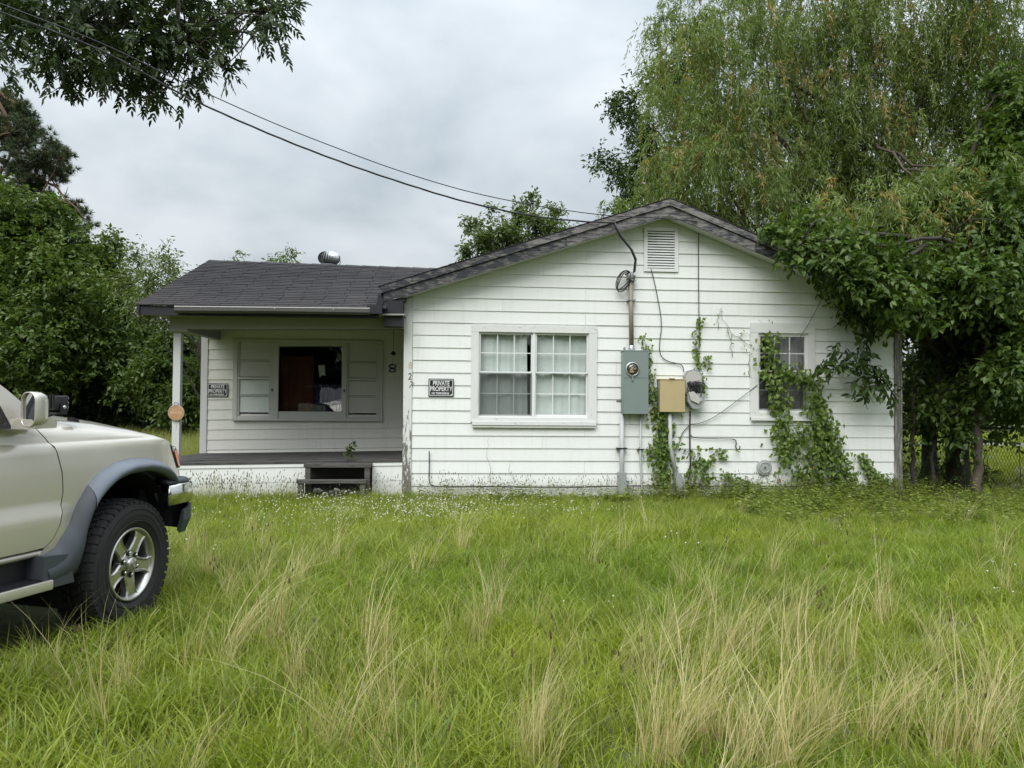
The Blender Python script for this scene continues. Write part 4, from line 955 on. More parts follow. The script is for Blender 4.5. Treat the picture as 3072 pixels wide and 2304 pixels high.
# front wing: bonnet edge -> lamp -> nose -> arch -> door gap
top = [(l, 1.93) for l in np.linspace(-.60, .385, 16)]
nose = L_((.398, 1.106), (.425, 1.045), (.46, .985), (.49, .945), (.545, .930), (.550, .905), (.550, .880), (.44, .876))
archp = L_(*[(l, z-.006) for l, z in FO[1:]])
dgap = L_(*[(l+.006, z) for l, z in reversed(door_edge)])
FEN = panel('front_wing', dgap+top+nose+archp, SP, MAT['car'], .028, .025, ystep=.035)
dfr = L_(*[(l-.002, z) for l, z in door_edge]); dtop = L_((-1.10, 1.245), (-.80, 1.25))
DOOR = panel('front_door', [dfr[i] for i in range(len(dfr))]+L_((-.70, .607), (-1.66, .605), (-1.66, 1.245))+dtop, SP, MAT['car'], .035, .03, ystep=.04)
RD = panel('rear_door', L_((-1.668, 1.245), (-1.668, .605), (-2.20, .605), (-2.32, .80), (-2.42, 1.0), (-2.46, 1.245)), SP, MAT['car'], .06, .03, ystep=.06)
QP = panel('rear_wing', L_((-2.468, 1.245), (-2.43, 1.01), (-2.36, .9), (-2.45, 1.0), (-2.675, 1.04), (-2.9, 1.0), (-3.1, .75), (-3.1, .60), (-3.42, .60), (-3.44, 1.245)), SP, MAT['car'], .06, .03, ystep=.06)
for (z, l) in ((1.06, -1.50), (1.06, -2.30)):
    hd_ = MB(); hd_.bbox(l-.08, l+.08, -S(l, z)-.03, -S(l, z)-.004, z-.02, z+.02, .01); hd_.build('handle', MAT['car'], DOOR if l > -1.6 else RD)
# sill strip under the doors
sill = MB(); vs_ = []
for l in np.linspace(-2.2, -.61, 20): vs_ += [(l, .060, .600), (l, .030, .592), (l, .030, .572), (l, .075, .555)]
sill.add(vs_, [(i*4+k, i*4+k+1, i*4+k+5, i*4+k+4) for i in range(19) for k in range(3)], True); sill.build('sill', MAT['car'], CAR)
# running board: ribbed dark top, pale edge trim
rb = MB().box(-2.25, -.62, -.030, .14, .425, .447)
for k in range(5): rb.box(-2.25, -.63, -.02+k*.02, -.012+k*.02, .448, .453)
rb.box(-2.25, -.60, .08, .12, .44, .575)
RB = rb.build('running_board', MAT['black_pl'], CAR)
MB().bbox(-2.25, -.613, -.055, -.032, .395, .447, .006).build('edge_trim', MAT['car'], RB)
# wheel arch flare
def resample(pl, k):
    P = [Vector(p) for p in pl]; d = [0]
    for a, b in zip(P, P[1:]): d.append(d[-1]+(b-a).length)
    return [Vector((float(np.interp(t, d, [p.x for p in P])), float(np.interp(t, d, [p.y for p in P])))) for t in np.linspace(0, d[-1], k)]
def flare(o_, i_, name, mat, k=40, bulge=.055, t0=0.0, t1=1.0):
    A, B = resample(o_, 80), resample(i_, 80); i0, i1 = int(t0*79), int(t1*79); mb = MB(); vs_ = []; ns = 10
    for q in range(i0, i1+1):
        a, b = A[q], B[q]; sa_ = S(a.x, a.y); 
        for j in range(ns):
            u_ = j/(ns-1); p = a.lerp(b, u_); s_ = sa_*(1-u_)+(.012 if u_ > .5 else 0)*0+u_*(.010+(.0 if b.x < .2 else -.9*(b.x-.2)**1.6))+bulge*math.sin(math.pi*min(1, u_*1.05))**.8
            vs_.append((p.x, -s_, p.y))
        b2 = b.lerp(a, .12); vs_ += [(b2.x, .05, b2.y), (b2.x, .16, b2.y+.01)]
    k_ = ns+2; mb.add(vs_, [(i*k_+j, i*k_+j+1, (i+1)*k_+j+1, (i+1)*k_+j) for i in range(i1-i0) for j in range(k_-1)], True)
    return mb.build(name, mat, CAR)
flare(FO, FI, 'wheel_arch_flare', MAT['flare'], t1=.632)
flare(FO, FI, 'mud_guard', MAT['flare_dark'], t0=.621, bulge=.05)
gd = MB(); gd.prism([(-.66, .40), (-.46, .40), (-.50, .56), (-.66, .575)], -.035, .09); gd.build('step_end', MAT['flare_dark'], CAR)
# wheel house
lin = MB(); vs_ = []
for a in np.linspace(.22, math.pi+.45, 26):
    for y_ in (.03, .62): vs_.append((.50*math.cos(a)*(1 if math.cos(a) < 0 else .80), y_, .46+.505*math.sin(a)))
lin.add(vs_, [(2*i, 2*i+1, 2*i+3, 2*i+2) for i in range(25)], True); lin.box(-.60, .44, .60, .63, .30, 1.05)
lin.build('wheel_house', MAT['liner'], CAR)
sp_ = MB().tube([(.0, .30, .40), (.0, .60, .40)], .055, 12).tube([(-.22, .34, .86), (-.20, .40, .55)], .05, 12).tube([(.15, .40, .52), (.40, .50, .62), (.46, .55, .50)], .035, 8).box(.26, .46, .18, .24, .62, .82).tube([(.30, .10, .80), (.38, .12, .70), (.40, .14, .60)], .02, 6)
sp_.build('suspension', MAT['black_pl'], CAR)
# dark inner shell closes the panel gaps; floor and engine bay
MB().box(-3.40, .34, .20, 1.54, .93, 1.12).box(-3.40, -.62, .10, 1.62, .52, 1.20).box(.36, .62, .30, 1.42, .60, .95).box(-3.4, -.3, .45, 1.3, .40, .55).build('chassis', MAT['liner'], CAR)
# bonnet
def HP(l, y):
    ye = -(S(l, 1.19)-shin(l))+.012; yc = .86; t = min(1, max(0, (y-ye)/(yc-ye)))if y < yc else min(1, max(0, (2*yc-ye-y)/(yc-ye)))
    return (l, y, zh(l)+.004+.055*(1-(1-t)**2.2)*sm(.60, .1, l) if True else 0)
ols = [(l, -(S(l, 1.19)-shin(l))+.012) for l in np.linspace(-.58, .45, 16)]
olr = [(l, 1.72-y_) for l, y_ in reversed(ols)]
panel('bonnet', ols+[(.53, .32), (.56, .60), (.56, 1.12), (.53, 1.40)]+olr, HP, MAT['car'], .06, .03, inn=Vector((0, 0, -1)))
cowl = MB().box(-.80, -.565, .20, 1.52, 1.24, 1.296); cowl.build('cowl', MAT['black_pl'], CAR)
MB().prism([(-.345, 1.280), (-.285, 1.268), (-.30, 1.292), (-.335, 1.300)], .125, .16).build('washer_nozzle', MAT['black_pl'], CAR)
# nose: lamps, grille, bumper
lmp = [(.400, 1.103), (.427, 1.043), (.462, .983), (.492, .943), (.55, .937), (.545, 1.0), (.515, 1.05), (.465, 1.088)]
def lampface(name, pts, mat, off):
    mb = MB(); vs_ = []
    for l, z in pts: vs_.append((l, -(S(l, z)+off), z))
    c_ = (sum(p[0] for p in vs_)/len(vs_), sum(p[1] for p in vs_)/len(vs_)-.004, sum(p[2] for p in vs_)/len(vs_)); k = len(vs_); vs_.append(c_)
    vs_ += [(v[0], v[1]+.05, v[2]) for v in vs_[:k]]
    mb.add(vs_, [(i, (i+1) % k, k) for i in range(k)]+[(i, (i+1) % k, (i+1) % k+k+1, i+k+1) for i in range(k)]); return mb.build(name, mat, CAR)
hl_ = lampface('headlamp_bezel', lmp, MAT['black_pl'], .004)
lampface('turn_signal', [(.437, 1.062), (.452, 1.03), (.478, .985), (.502, .955), (.538, .948), (.534, .995), (.508, 1.04), (.468, 1.068)], MAT['amber'], .011)
lampface('headlamp_lens', [(.412, 1.094), (.43, 1.055), (.434, 1.07), (.462, 1.073), (.455, 1.084)], MAT['lens'], .009)
MB().bbox(.53, .60, .34, 1.38, .94, 1.08, .02).build('grille', MAT['black_pl'], CAR)
for y_ in (.24, 1.26): MB().bbox(.50, .58, y_, y_+.22, .94, 1.08, .02).build('headlamp', MAT['lens'], CAR)
def wrapbar(prof, path, name, mat):
    """sweep a (out, z) profile along a plan path of (l, y, nx, ny)"""
    mb = MB(); vs_ = []; k = len(prof)
    for (l, y_, nx, ny) in path: vs_ += [(l+nx*o_, y_+ny*o_, z) for o_, z in prof]
    mb.add(vs_, [(i*k+j, i*k+(j+1) % k, (i+1)*k+(j+1) % k, (i+1)*k+j) for i in range(len(path)-1) for j in range(k)]+[tuple(range(k)), tuple((len(path)-1)*k+j for j in range(k))], True)
    o = mb.build(name, mat, CAR); 
    return o
pth = [(.315, -.006, -.10, -.995), (.46, -.002, .05, -1), (.54, .012, .25, -.97), (.595, .045, .55, -.83), (.63, .11, .82, -.57), (.655, .22, .95, -.3), (.675, .45, 1, -.08), (.68, .86, 1, 0)]
pth += [(l, 1.72-y_, nx, -ny) for l, y_, nx, ny in reversed(pth[:-1])]
wrapbar([(-.05, .712), (-.012, .712), (0, .722), (.004, .78), (0, .838), (-.012, .848), (-.05, .848)], pth, 'front_bumper', MAT['chrome'])
wrapbar([(-.12, .850), (-.02, .850), (-.014, .858), (-.04, .878), (-.12, .884)], pth, 'bumper_top', MAT['flare_dark'])
pth2 = [(l-.005+(.05 if i == 0 else 0), y_, a, b) for i, (l, y_, a, b) in enumerate(pth[:])]
vb = MB(); vs_ = []
path_v = pth2[1:-1]
for i, (l, y_, a, b) in enumerate(path_v):
    zb_ = .505+.0*i if 0 < i < len(path_v)-1 else .515
    zt_ = .70 if i > 1 else .665+.02*i
    vs_ += [(l, y_, zt_), (l-.0, y_, .60), (l-a*.03, y_-b*.03, zb_+.012*min(i, 4)), (l-a*.03-.02*a, y_-b*.05, zb_+.02), (l-a*.02, y_-b*.02, zt_)]
vb.add(vs_, [(i*5+j, i*5+(j+1) % 5, (i+1)*5+(j+1) % 5, (i+1)*5+j) for i in range(len(path_v)-1) for j in range(5)]+[(0, 1, 2, 3, 4)]); vb.build('valance', MAT['flare_dark'], CAR)
MB().box(.40, .60, .12, 1.6, .56, .74).build('bumper_support', MAT['liner'], CAR)
# cabin
gl_side = lambda l, z: .045+.23*max(0, z-1.25)
def gh(name, pts, mat, th=.02, side=True):
    mb = MB(); k = len(pts); a = [(l, gl_side(l, z), z) for l, z in pts]; b = [(l, y_+th, z) for l, y_, z in a]
    mb.add(a+b, [tuple(range(k)), tuple(range(2*k-1, k-1, -1))]+[(i, (i+1) % k, (i+1) % k+k, i+k) for i in range(k)]); return mb.build(name, mat, CAR)
gh('pillar', [(-.60, 1.272), (-.70, 1.375), (-.78, 1.445), (-.90, 1.535), (-1.20, 1.74), (-1.27, 1.74), (-1.0, 1.545), (-.915, 1.485), (-.84, 1.37), (-.79, 1.252), (-.74, 1.252)], MAT['car'], .05)
gh('window_seal', [(-.79, 1.252), (-.84, 1.37), (-.915, 1.485), (-1.0, 1.545), (-1.27, 1.74), (-1.29, 1.735), (-1.01, 1.525), (-.935, 1.465), (-.865, 1.36), (-.825, 1.275), (-1.66, 1.275), (-1.66, 1.252)], MAT['black_pl'], .03)
gh('side_window', [(-.825, 1.275), (-.865, 1.36), (-.935, 1.465), (-1.01, 1.525), (-1.29, 1.735), (-1.64, 1.74), (-1.64, 1.275)], MAT['car_glass'], .006)
gh('pillar', [(-1.64, 1.27), (-1.64, 1.74), (-1.74, 1.74), (-1.74, 1.27)], MAT['black_pl'], .04)
gh('side_window', [(-1.74, 1.275), (-1.74, 1.74), (-2.35, 1.735), (-2.45, 1.275)], MAT['car_glass'], .006)
gh('side_window', [(-2.55, 1.29), (-2.47, 1.72), (-3.1, 1.70), (-3.25, 1.29)], MAT['car_glass'], .006)
gh('pillar', [(-2.45, 1.25), (-2.35, 1.745), (-3.15, 1.745), (-3.44, 1.25), (-3.26, 1.28), (-3.11, 1.705), (-2.46, 1.725), (-2.55, 1.28)], MAT['car'], .05)
rf = MB(); vs_ = []
for l in np.linspace(-3.2, -1.18, 10):
    for t in np.linspace(0, 1, 13):
        y_ = .155+(1.41)*t; vs_.append((l, y_, 1.735+.06*math.sin(math.pi*t)**.5*(1-.3*abs((l+2.2))**3*.6)))
rf.add(vs_, [(i*13+j, i*13+j+1, (i+1)*13+j+1, (i+1)*13+j) for i in range(9) for j in range(12)], True); rf.build('roof', MAT['car'], CAR)
MB().add([(-.60, .16, 1.29), (-.60, 1.56, 1.29), (-1.20, 1.40, 1.745), (-1.20, .32, 1.745)], [(0, 1, 2, 3)]).build('windscreen', MAT['car_glass'], CAR)
MB().add([(-3.42, .12, 1.27), (-3.42, 1.60, 1.27), (-3.2, 1.5, 1.74), (-3.2, .22, 1.74)], [(0, 1, 2, 3)]).build('rear_window', MAT['car_glass'], CAR)
MB().bbox(-3.46, -3.38, .10, 1.62, .60, 1.27, .03).build('tailgate', MAT['car'], CAR)
MB().box(-3.30, -.66, 1.66, 1.68, .55, 1.26).box(-.62, .45, 1.62, 1.66, .95, 1.22).build('far_side', MAT['car'], CAR)
MB().bbox(-1.15, -1.55, .3, .78, .7, 1.25, .05).bbox(-1.5, -1.65, .32, .76, 1.2, 1.7, .05).build('seat', MAT['cloth_grey'], CAR)
MB().box(-.98, -.64, .18, 1.55, 1.0, 1.27).build('dashboard', MAT['black_pl'], CAR)
# door mirror
def superell(l0, l1, y0, y1, z0, z1, name, mat, e=.45):
    bm = bmesh.new(); bmesh.ops.create_uvsphere(bm, u_segments=32, v_segments=20, radius=1)
    f = lambda v: math.copysign(abs(v)**e, v)
    for v in bm.verts: v.co = Vector(((l0+l1)/2+f(v.co.x)*(l1-l0)/2, (y0+y1)/2+f(v.co.y)*(y1-y0)/2, (z0+z1)/2+f(v.co.z)*(z1-z0)/2))
    return MB().bm(bm, True).build(name, mat, CAR)
ML0, ML1 = -.800, -.675
mir = MB(); prof = []; vs_ = []
def rrect(y0, y1, z0, z1, r, k=6):
    o_ = []
    for (cy_, cz_, a0) in ((y1-r, z1-r, 0), (y0+r, z1-r, math.pi/2), (y0+r, z0+r, math.pi), (y1-r, z0+r, 1.5*math.pi)):
        for i in range(k+1): a = a0+math.pi/2*i/k; o_.append((cy_+r*math.cos(a), cz_+r*math.sin(a)))
    return o_
sect = [(ML0, 1.0, 0), (ML0+.02, 1.02, 0), (ML0+.055, 1.0, 0), (ML0+.085, .90, .004), (ML0+.102, .70, .008), (ML0+.11, .35, .01)]
MY0, MY1, MZ0, MZ1 = -.118, -.008, 1.262, 1.440
yc_, zc2 = (MY0+MY1)/2, (MZ0+MZ1)/2; k = 28
for (l, f_, dz3) in sect:
    vs_ += [(l+.10*(0)+(y_-yc_)*.12, yc_+(y_-yc_)*f_+(1-f_)*.03, zc2+(z-zc2)*f_) for y_, z in rrect(MY0, MY1, MZ0, MZ1, .045)]
fs = [(i*k+j, i*k+(j+1) % k, (i+1)*k+(j+1) % k, (i+1)*k+j) for i in range(len(sect)-1) for j in range(k)]+[tuple((len(sect)-1)*k+j for j in range(k))]
inner_ = [(ML0+.012+(y_-yc_)*.12, yc_+(y_-yc_)*.91, zc2+(z-zc2)*.92) for y_, z in rrect(MY0, MY1, MZ0, MZ1, .045)]
rim_ = [(ML0-.002+(y_-yc_)*.12, yc_+(y_-yc_)*.94, zc2+(z-zc2)*.95) for y_, z in rrect(MY0, MY1, MZ0, MZ1, .045)]
o2 = len(vs_); vs_ += rim_; o3 = len(vs_); vs_ += inner_
fs += [(j, (j+1) % k, (j+1) % k+o2, j+o2) for j in range(k)]+[(j+o2, (j+1) % k+o2, (j+1) % k+o3, j+o3) for j in range(k)]
MIR = mir.add(vs_, fs, True).build('door_mirror', MAT['car'], CAR)
MB().add(inner_, [tuple(range(k))]).build('mirror_glass', MAT['mirror'], MIR)
MB().prism([(-.80, 1.250), (-.66, 1.256), (-.655, 1.285), (-.70, 1.31), (-.79, 1.30)], -.10, .055).build('mirror_base', MAT['car'], MIR)
# bracketed work lamp at the base of the windscreen
WLx, WLy, WLz = -.375, .205, 1.378
wl = MB().bbox(WLx-.05, WLx+.045, WLy-.045, WLy+.045, WLz-.04, WLz+.045, .008)
for k_ in range(5): wl.box(WLx-.06, WLx-.02, WLy-.04+k_*.019, WLy-.034+k_*.019, WLz-.03, WLz+.05)
WL = wl.build('work_lamp', MAT['black_pl'], CAR)
wf = MB()
for i in range(3):
    for j in range(3): wf.lathe([(0, .004), (.011, .003), (.012, 0)], (WLx+.046, WLy-.028+j*.028, WLz-.022+i*.026), 'x', 10)
wf.build('led', MAT['led'], WL)
MB().box(WLx-.05, WLx+.02, WLy-.055, WLy+.055, WLz-.062, WLz-.05).box(WLx-.02, WLx+.02, WLy-.058, WLy-.052, WLz-.06, WLz+.0).tube([(WLx-.02, WLy, WLz-.06), (WLx-.06, WLy, WLz-.07), (WLx-.068, WLy, 1.28)], .011, 6).build('bracket', MAT['black_pl'], WL)
MB().lathe([(0, -.008), (.010, -.006), (.010, 0)], (WLx, WLy-.058, WLz-.02), 'y', 10).build('bolt', MAT['galv'], WL)
# wheels
def wheel():
    w_ = bpy.data.objects.new('wheel', None); COL.objects.link(w_); w_.parent = CAR; w_.empty_display_size = .1
    BASE[w_.name] = Vector((0, 0, 0)); RO = .398; TW_ = .265
    ty = MB()
    prof = [(.222, .03), (.235, .008), (.27, -.004), (.32, -.006), (.355, .004), (.378, .018), (.386, .034), (.386, TW_-.034), (.378, TW_-.018), (.34, TW_+.004), (.27, TW_), (.222, TW_-.03)]
    ty.lathe(prof, (0, 0, 0), 'y', 72)
    for r_ in (.262, .300, .335): ty.lathe([(r_-.003, -.003), (r_, -.0085), (r_+.003, -.003)], (0, 0, 0), 'y', 72)
    nt_ = 46
    for i in range(nt_):
        a0 = 2*math.pi*i/nt_
        for row, (y0_, y1_, off, wdt) in enumerate(((.006, .060, 0, .76), (.068, .122, .5, .70), (.130, .135, 0, .9), (.143, .197, .25, .70), (.205, .259, .6, .76))):
            if row == 2: continue
            a = a0+off*2*math.pi/nt_; da = math.pi/nt_*wdt; sk_ = (.035 if row in (1,) else -.035 if row == 3 else 0)
            r0_, r1_ = (.366 if row in (0, 4) else .380), RO-(.004 if row in (0, 4) else 0); vs2 = []
            for (rr, sh_) in ((r0_, 1.0), (r1_, .90)):
                for yy, sg_ in ((y0_, -1), (y1_, 1)):
                    for s_ in (-1, 1):
                        aa = a+s_*da*sh_+sk_*sg_; r2 = rr-(.012 if (row == 0 and yy == y0_) or (row == 4 and yy == y1_) else 0)
                        vs2.append((r2*math.cos(aa), yy, r2*math.sin(aa)))
            ty.add(vs2, [(0, 1, 3, 2), (4, 6, 7, 5), (0, 4, 5, 1), (2, 3, 7, 6), (0, 2, 6, 4), (1, 5, 7, 3)])
    ty.build('tyre', MAT['rubber'], w_)
    ri = MB().lathe([(.221, .034), (.224, .010), (.217, .003), (.209, .006), (.204, .016), (.198, .022), (.192, .070), (.190, .20)], (0, 0, 0), 'y', 64)
    ri.lathe([(.0, .030), (.03, .028), (.05, .030), (.085, .036), (.088, .075)], (0, 0, 0), 'y', 40)
    for i in range(5):
        a = 2*math.pi*i/5+.33; ca, sa2 = math.cos(a), math.sin(a)
        def q(r_, t_, y_): return (r_*ca-t_*sa2, y_, r_*sa2+t_*ca)
        st_ = [(.055, .050, .034), (.09, .047, .030), (.125, .041, .027), (.16, .043, .024), (.192, .058, .022), (.206, .066, .016)]
        vs2 = []
        for (r_, hwid, y_) in st_:
            vs2 += [q(r_, -hwid, y_+.040), q(r_, -hwid, y_+.004), q(r_, -hwid*.78, y_-.004), q(r_, -hwid*.55, y_+.003), q(r_, hwid*.55, y_+.003), q(r_, hwid*.78, y_-.004), q(r_, hwid, y_+.004), q(r_, hwid, y_+.040)]
        ri.add(vs2, [(m_*8+j, m_*8+j+1, (m_+1)*8+j+1, (m_+1)*8+j) for m_ in range(5) for j in range(7)])
    RI = ri.build('rim', MAT['alloy'], w_)
    MB().lathe([(0, .085), (.19, .09), (.192, .16)], (0, 0, 0), 'y', 32, False).build('brake_disc', MAT['liner'], w_)
    hub = MB().lathe([(.044, .030), (.042, .008), (.036, .002), (.0, .000)], (0, 0, 0), 'y', 32).build('hub_cap', MAT['alloy'], w_)
    for (rx_, rz2, y_) in ((.026, .017, 0), (.009, .016, 0), (.016, .006, .006)):       # three overlapping ovals
        MB().tube([(rx_*math.cos(t), -.002, rz2*math.sin(t)+y_) for t in np.linspace(0, 2*math.pi, 25)], .0022, 5).build('emblem', MAT['alloy'], w_)
    for i in range(6):
        a = 2*math.pi*i/6+.2; c_ = (.069*math.cos(a), 0, .069*math.sin(a))
        MB().lathe([(.0175, .026), (.0165, .030), (.0, .0305)], c_, 'y', 14).build('lug_recess', MAT['iron'], w_)
        MB().lathe([(.011, .03), (.011, .018), (.007, .014), (.0, .013)], c_, 'y', 6, False).build('lug_nut', MAT['chrome'], w_)
    return w_
w0 = wheel(); w0.location = (.03, 0.01, .395); w0.rotation_euler = (0, .55, R_(8))
for (l, y_, rz) in ((-2.645, .03, 0), (.03, 1.71, math.pi), (-2.645, 1.70, math.pi)):
    w_ = copy_tree(w0, CAR); w_.location = (l, y_, .395); w_.rotation_euler = (0, .2, rz)

# ================================================================== vegetation
def unit(a): return a/np.maximum(np.linalg.norm(a, axis=1, keepdims=True), 1e-9)
T_DIAM = (np.array([(0, 0, 0), (.45, .5, .07), (1, 0, -.06), (.45, -.5, .07)]), np.array([(0, 1, 2), (0, 2, 3)]))
T_OVAL = (np.array([(0, 0, 0), (.22, .40, .05), (.60, .40, .03), (1, 0, -.10), (.60, -.40, .03), (.22, -.40, .05), (.5, 0, -.02)]), np.array([(0, 1, 6), (1, 2, 6), (2, 3, 6), (3, 4, 6), (4, 5, 6), (5, 0, 6)]))
T_HEART = (np.array([(.08, 0, 0), (-.08, .28, .02), (.20, .50, .06), (.62, .34, .04), (1.05, 0, -.12), (.62, -.34, .04), (.20, -.50, .06), (-.08, -.28, .02), (.5, 0, -.03)]), np.array([(0, 1, 8), (1, 2, 8), (2, 3, 8), (3, 4, 8), (4, 5, 8), (5, 6, 8), (6, 7, 8), (7, 0, 8)]))
def leaves(name, C, D, NRM, L, Wd, tmpl, mat, parent, clm=None, rnd=None, kind='stuff'):
    """one leaf per row: base point, axis, face normal, length, width"""
    D = unit(D); Sd = unit(np.cross(D, NRM)); Nn = np.cross(Sd, D); tv, tf = tmpl; k = len(tv)
    L = np.broadcast_to(L, (len(C),)); Wd = np.broadcast_to(Wd, (len(C),))
    V = C[:, None]+D[:, None]*(tv[None, :, 0:1]*L[:, None, None])+Sd[:, None]*(tv[None, :, 1:2]*Wd[:, None, None])+Nn[:, None]*(tv[None, :, 2:3]*L[:, None, None])
    Fc = (tf[None]+(np.arange(len(C))*k)[:, None, None]).reshape(-1, 3); m_ = len(tf)
    rn = RNG.random(len(C)) if rnd is None else rnd; cl = RNG.random(len(C)) if clm is None else clm
    return np_mesh(name, V.reshape(-1, 3), Fc, mat, parent, {'rnd': np.repeat(rn, m_), 'clm': np.repeat(cl, m_)}, kind=kind)
def lobe_points(lobes, dens, shell=.5, flat=None):
    """random points through the lobes, thicker near the surface, with the outward direction"""
    P, O, K = [], [], []
    for q, (c, r) in enumerate(lobes):
        r = np.array(r if hasattr(r, '__len__') else (r, r, r), float); n_ = max(4, int(dens*(r[0]*r[1]*r[2])**(2/3)))
        d = unit(RNG.normal(size=(n_, 3))); rad = RNG.random(n_)**shell*(1+.22*RNG.normal(size=n_))
        P.append(np.array(c)+d*r*rad[:, None]); O.append(d); K.append(np.full(n_, RNG.random()))
    return np.concatenate(P), np.concatenate(O), np.concatenate(K)
def limb_pts(a, b, n_=7, bow=.12, up=.1):
    a, b = Vector(a), Vector(b); d = (b-a).length; o = Vector(RNG.normal(size=3))*d*bow*.5+Vector((0, 0, up*d))
    return [a.lerp(b, t)+o*math.sin(math.pi*t)+Vector(RNG.normal(size=3))*d*.012 for t in np.linspace(0, 1, n_)]
def skeleton(parent, base, top, r0, ends, mat, subs=None, name='trunk', fork=.35, thin=1.0):
    base, top = Vector(base), Vector(top); mb = MB(); tp = limb_pts(base, top, 10, .05, 0)
    mb.tube([p for p in tp], [r0*(1.25 if i == 0 else 1)*(1-.55*i/9) for i in range(10)], 10)
    for e in ends:
        e = Vector(e); i = int(np.clip(10*(fork+(1-fork)*RNG.random()), 2, 9)); d = (e-tp[i]).length
        lp_ = limb_pts(tp[i], e, 8, .12, .04); mb.tube(lp_, [max(.008, thin*r0*.36*(1-.85*j/7)) for j in range(8)], 6, False)
        for s in range(3 if subs is None else subs):
            j = int(RNG.integers(3, 8)); off = Vector(RNG.normal(size=3))*min(d*.07, .25); mb.tube(limb_pts(lp_[j], lp_[min(7, j)]+off+Vector((0, 0, .05*d*RNG.random())), 5, .2), [max(.004, thin*r0*.10*(1-.8*q/4)) for q in range(5)], 5, False)
    b = parent.location; mb.v = [tuple(Vector(v)-b) for v in mb.v]
    return mb.build(name, mat, parent, fix=False)
def twig_leaves(P, O, K, per, tl, ll, wl, droop=.3, out=.6, flat=.6, aspect_j=.25):
    """leaves set along a short twig at each clump point"""
    n_ = len(P); tdir = unit(O*out+RNG.normal(size=(n_, 3))*.6+np.array([0, 0, -droop])); 
    side = unit(np.cross(tdir, np.array([0, 0, 1.0])+RNG.normal(size=(n_, 3))*.35)); upv = np.cross(side, tdir)
    C, D, NN, cl = [], [], [], []
    for j in range(per):
        t = (j+.5)/per; sg = 1 if j % 2 else -1
        c = P+tdir*(tl*(t-.4))[..., None]*1.0 if False else P+tdir*(tl*(t-.4))+RNG.normal(size=(n_, 3))*tl*.06
        d = unit(tdir*.55+side*sg*(.9-.5*t)+np.array([0, 0, -droop*.6])+RNG.normal(size=(n_, 3))*.28)
        nn = unit(upv*flat+np.array([0, 0, .5])+RNG.normal(size=(n_, 3))*.45)
        C.append(c); D.append(d); NN.append(nn); cl.append(K)
    C, D, NN, cl = map(np.concatenate, (C, D, NN, cl)); m_ = len(C)
    return C, D, NN, ll*(1+aspect_j*RNG.normal(size=m_)).clip(.5, 1.6), wl*(1+aspect_j*RNG.normal(size=m_)).clip(.5, 1.6), np.clip(cl*.75+.25*RNG.random(m_), 0, 1)
def px_lobes(lst, Y, ry=1.0, dY=0.0):
    """(px, py, radius in px[, dy]) at distance Y -> world lobes"""
    o = []
    for e in lst:
        y = Y+(e[3] if len(e) > 3 else RNG.uniform(-dY, dY)); p = at(e[0], e[1], y); r = e[2]*y/FPX
        o.append(((p.x, p.y, p.z), (r, r*ry, r*.92)))
    return o
def tree(name, label, lobes, base, top, r0, mat, bark, dens, per, tl, ll, wl, tmpl=T_DIAM, group=None, cat='tree', droop=.3, shell=.5, subs=None, fork=.35, out=.6):
    t = thing(name, label, cat, (base[0], base[1], 0), 0, group)
    skeleton(t, (base[0], base[1], -.1), top, r0, [tuple(Vector(l[0]).lerp(Vector(top), .15)) for l in lobes], bark, 1 if subs is None else subs, fork=fork, thin=.75)
    P, O, K = lobe_points(lobes, dens, shell); C, D, NN, L, W_, cl = twig_leaves(P, O, K, per, tl, ll, wl, droop, out)
    leaves('crown', C, D, NN, L, W_, tmpl, mat, t, cl); return t
LM = {}
LM['wood'] = mat_leaf('woodland_leaf', (.042, .085, .014), (.088, .145, .025), (.14, .19, .04), .36, .025)
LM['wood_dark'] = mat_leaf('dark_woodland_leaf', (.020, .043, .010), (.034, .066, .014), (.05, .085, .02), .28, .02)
LM['feather'] = mat_leaf('feathery_leaf', (.075, .12, .022), (.11, .16, .035), (.15, .17, .05), .35, .05)
LM['ash'] = mat_leaf('ash_leaf', (.022, .044, .012), (.038, .066, .018), (.065, .095, .026), .25, .025, .4)
LM['seed'] = mat_leaf('ash_seed', (.17, .15, .05), (.21, .18, .065), (.27, .22, .09), .4, .02)
LM['willow'] = mat_leaf('willow_leaf', (.125, .215, .042), (.195, .280, .060), (.28, .31, .085), .45, .04)
LM['willow_dry'] = mat_leaf('yellowed_willow_leaf', (.30, .245, .075), (.36, .29, .085), (.38, .31, .11), .42, .03)
LM['mulberry'] = mat_leaf('heart_leaf', (.038, .080, .014), (.075, .132, .022), (.13, .19, .036), .35, .022, .45)
LM['far'] = mat_leaf('pale_leaf', (.085, .13, .035), (.12, .17, .05), (.15, .19, .07), .4, .03)  # paler green for the distant crowns
LM['pine'] = mat_leaf('pine_needle', (.040, .066, .030), (.062, .088, .038), (.10, .078, .04), .2, .03)
LM['vine'] = mat_leaf('creeper_leaf', (.085, .155, .020), (.135, .215, .032), (.19, .25, .05), .38, .03)
LM['spray'] = mat_leaf('dark_spray_leaf', (.034, .070, .016), (.054, .098, .022), (.08, .125, .03), .30, .03)  # dark green leaf

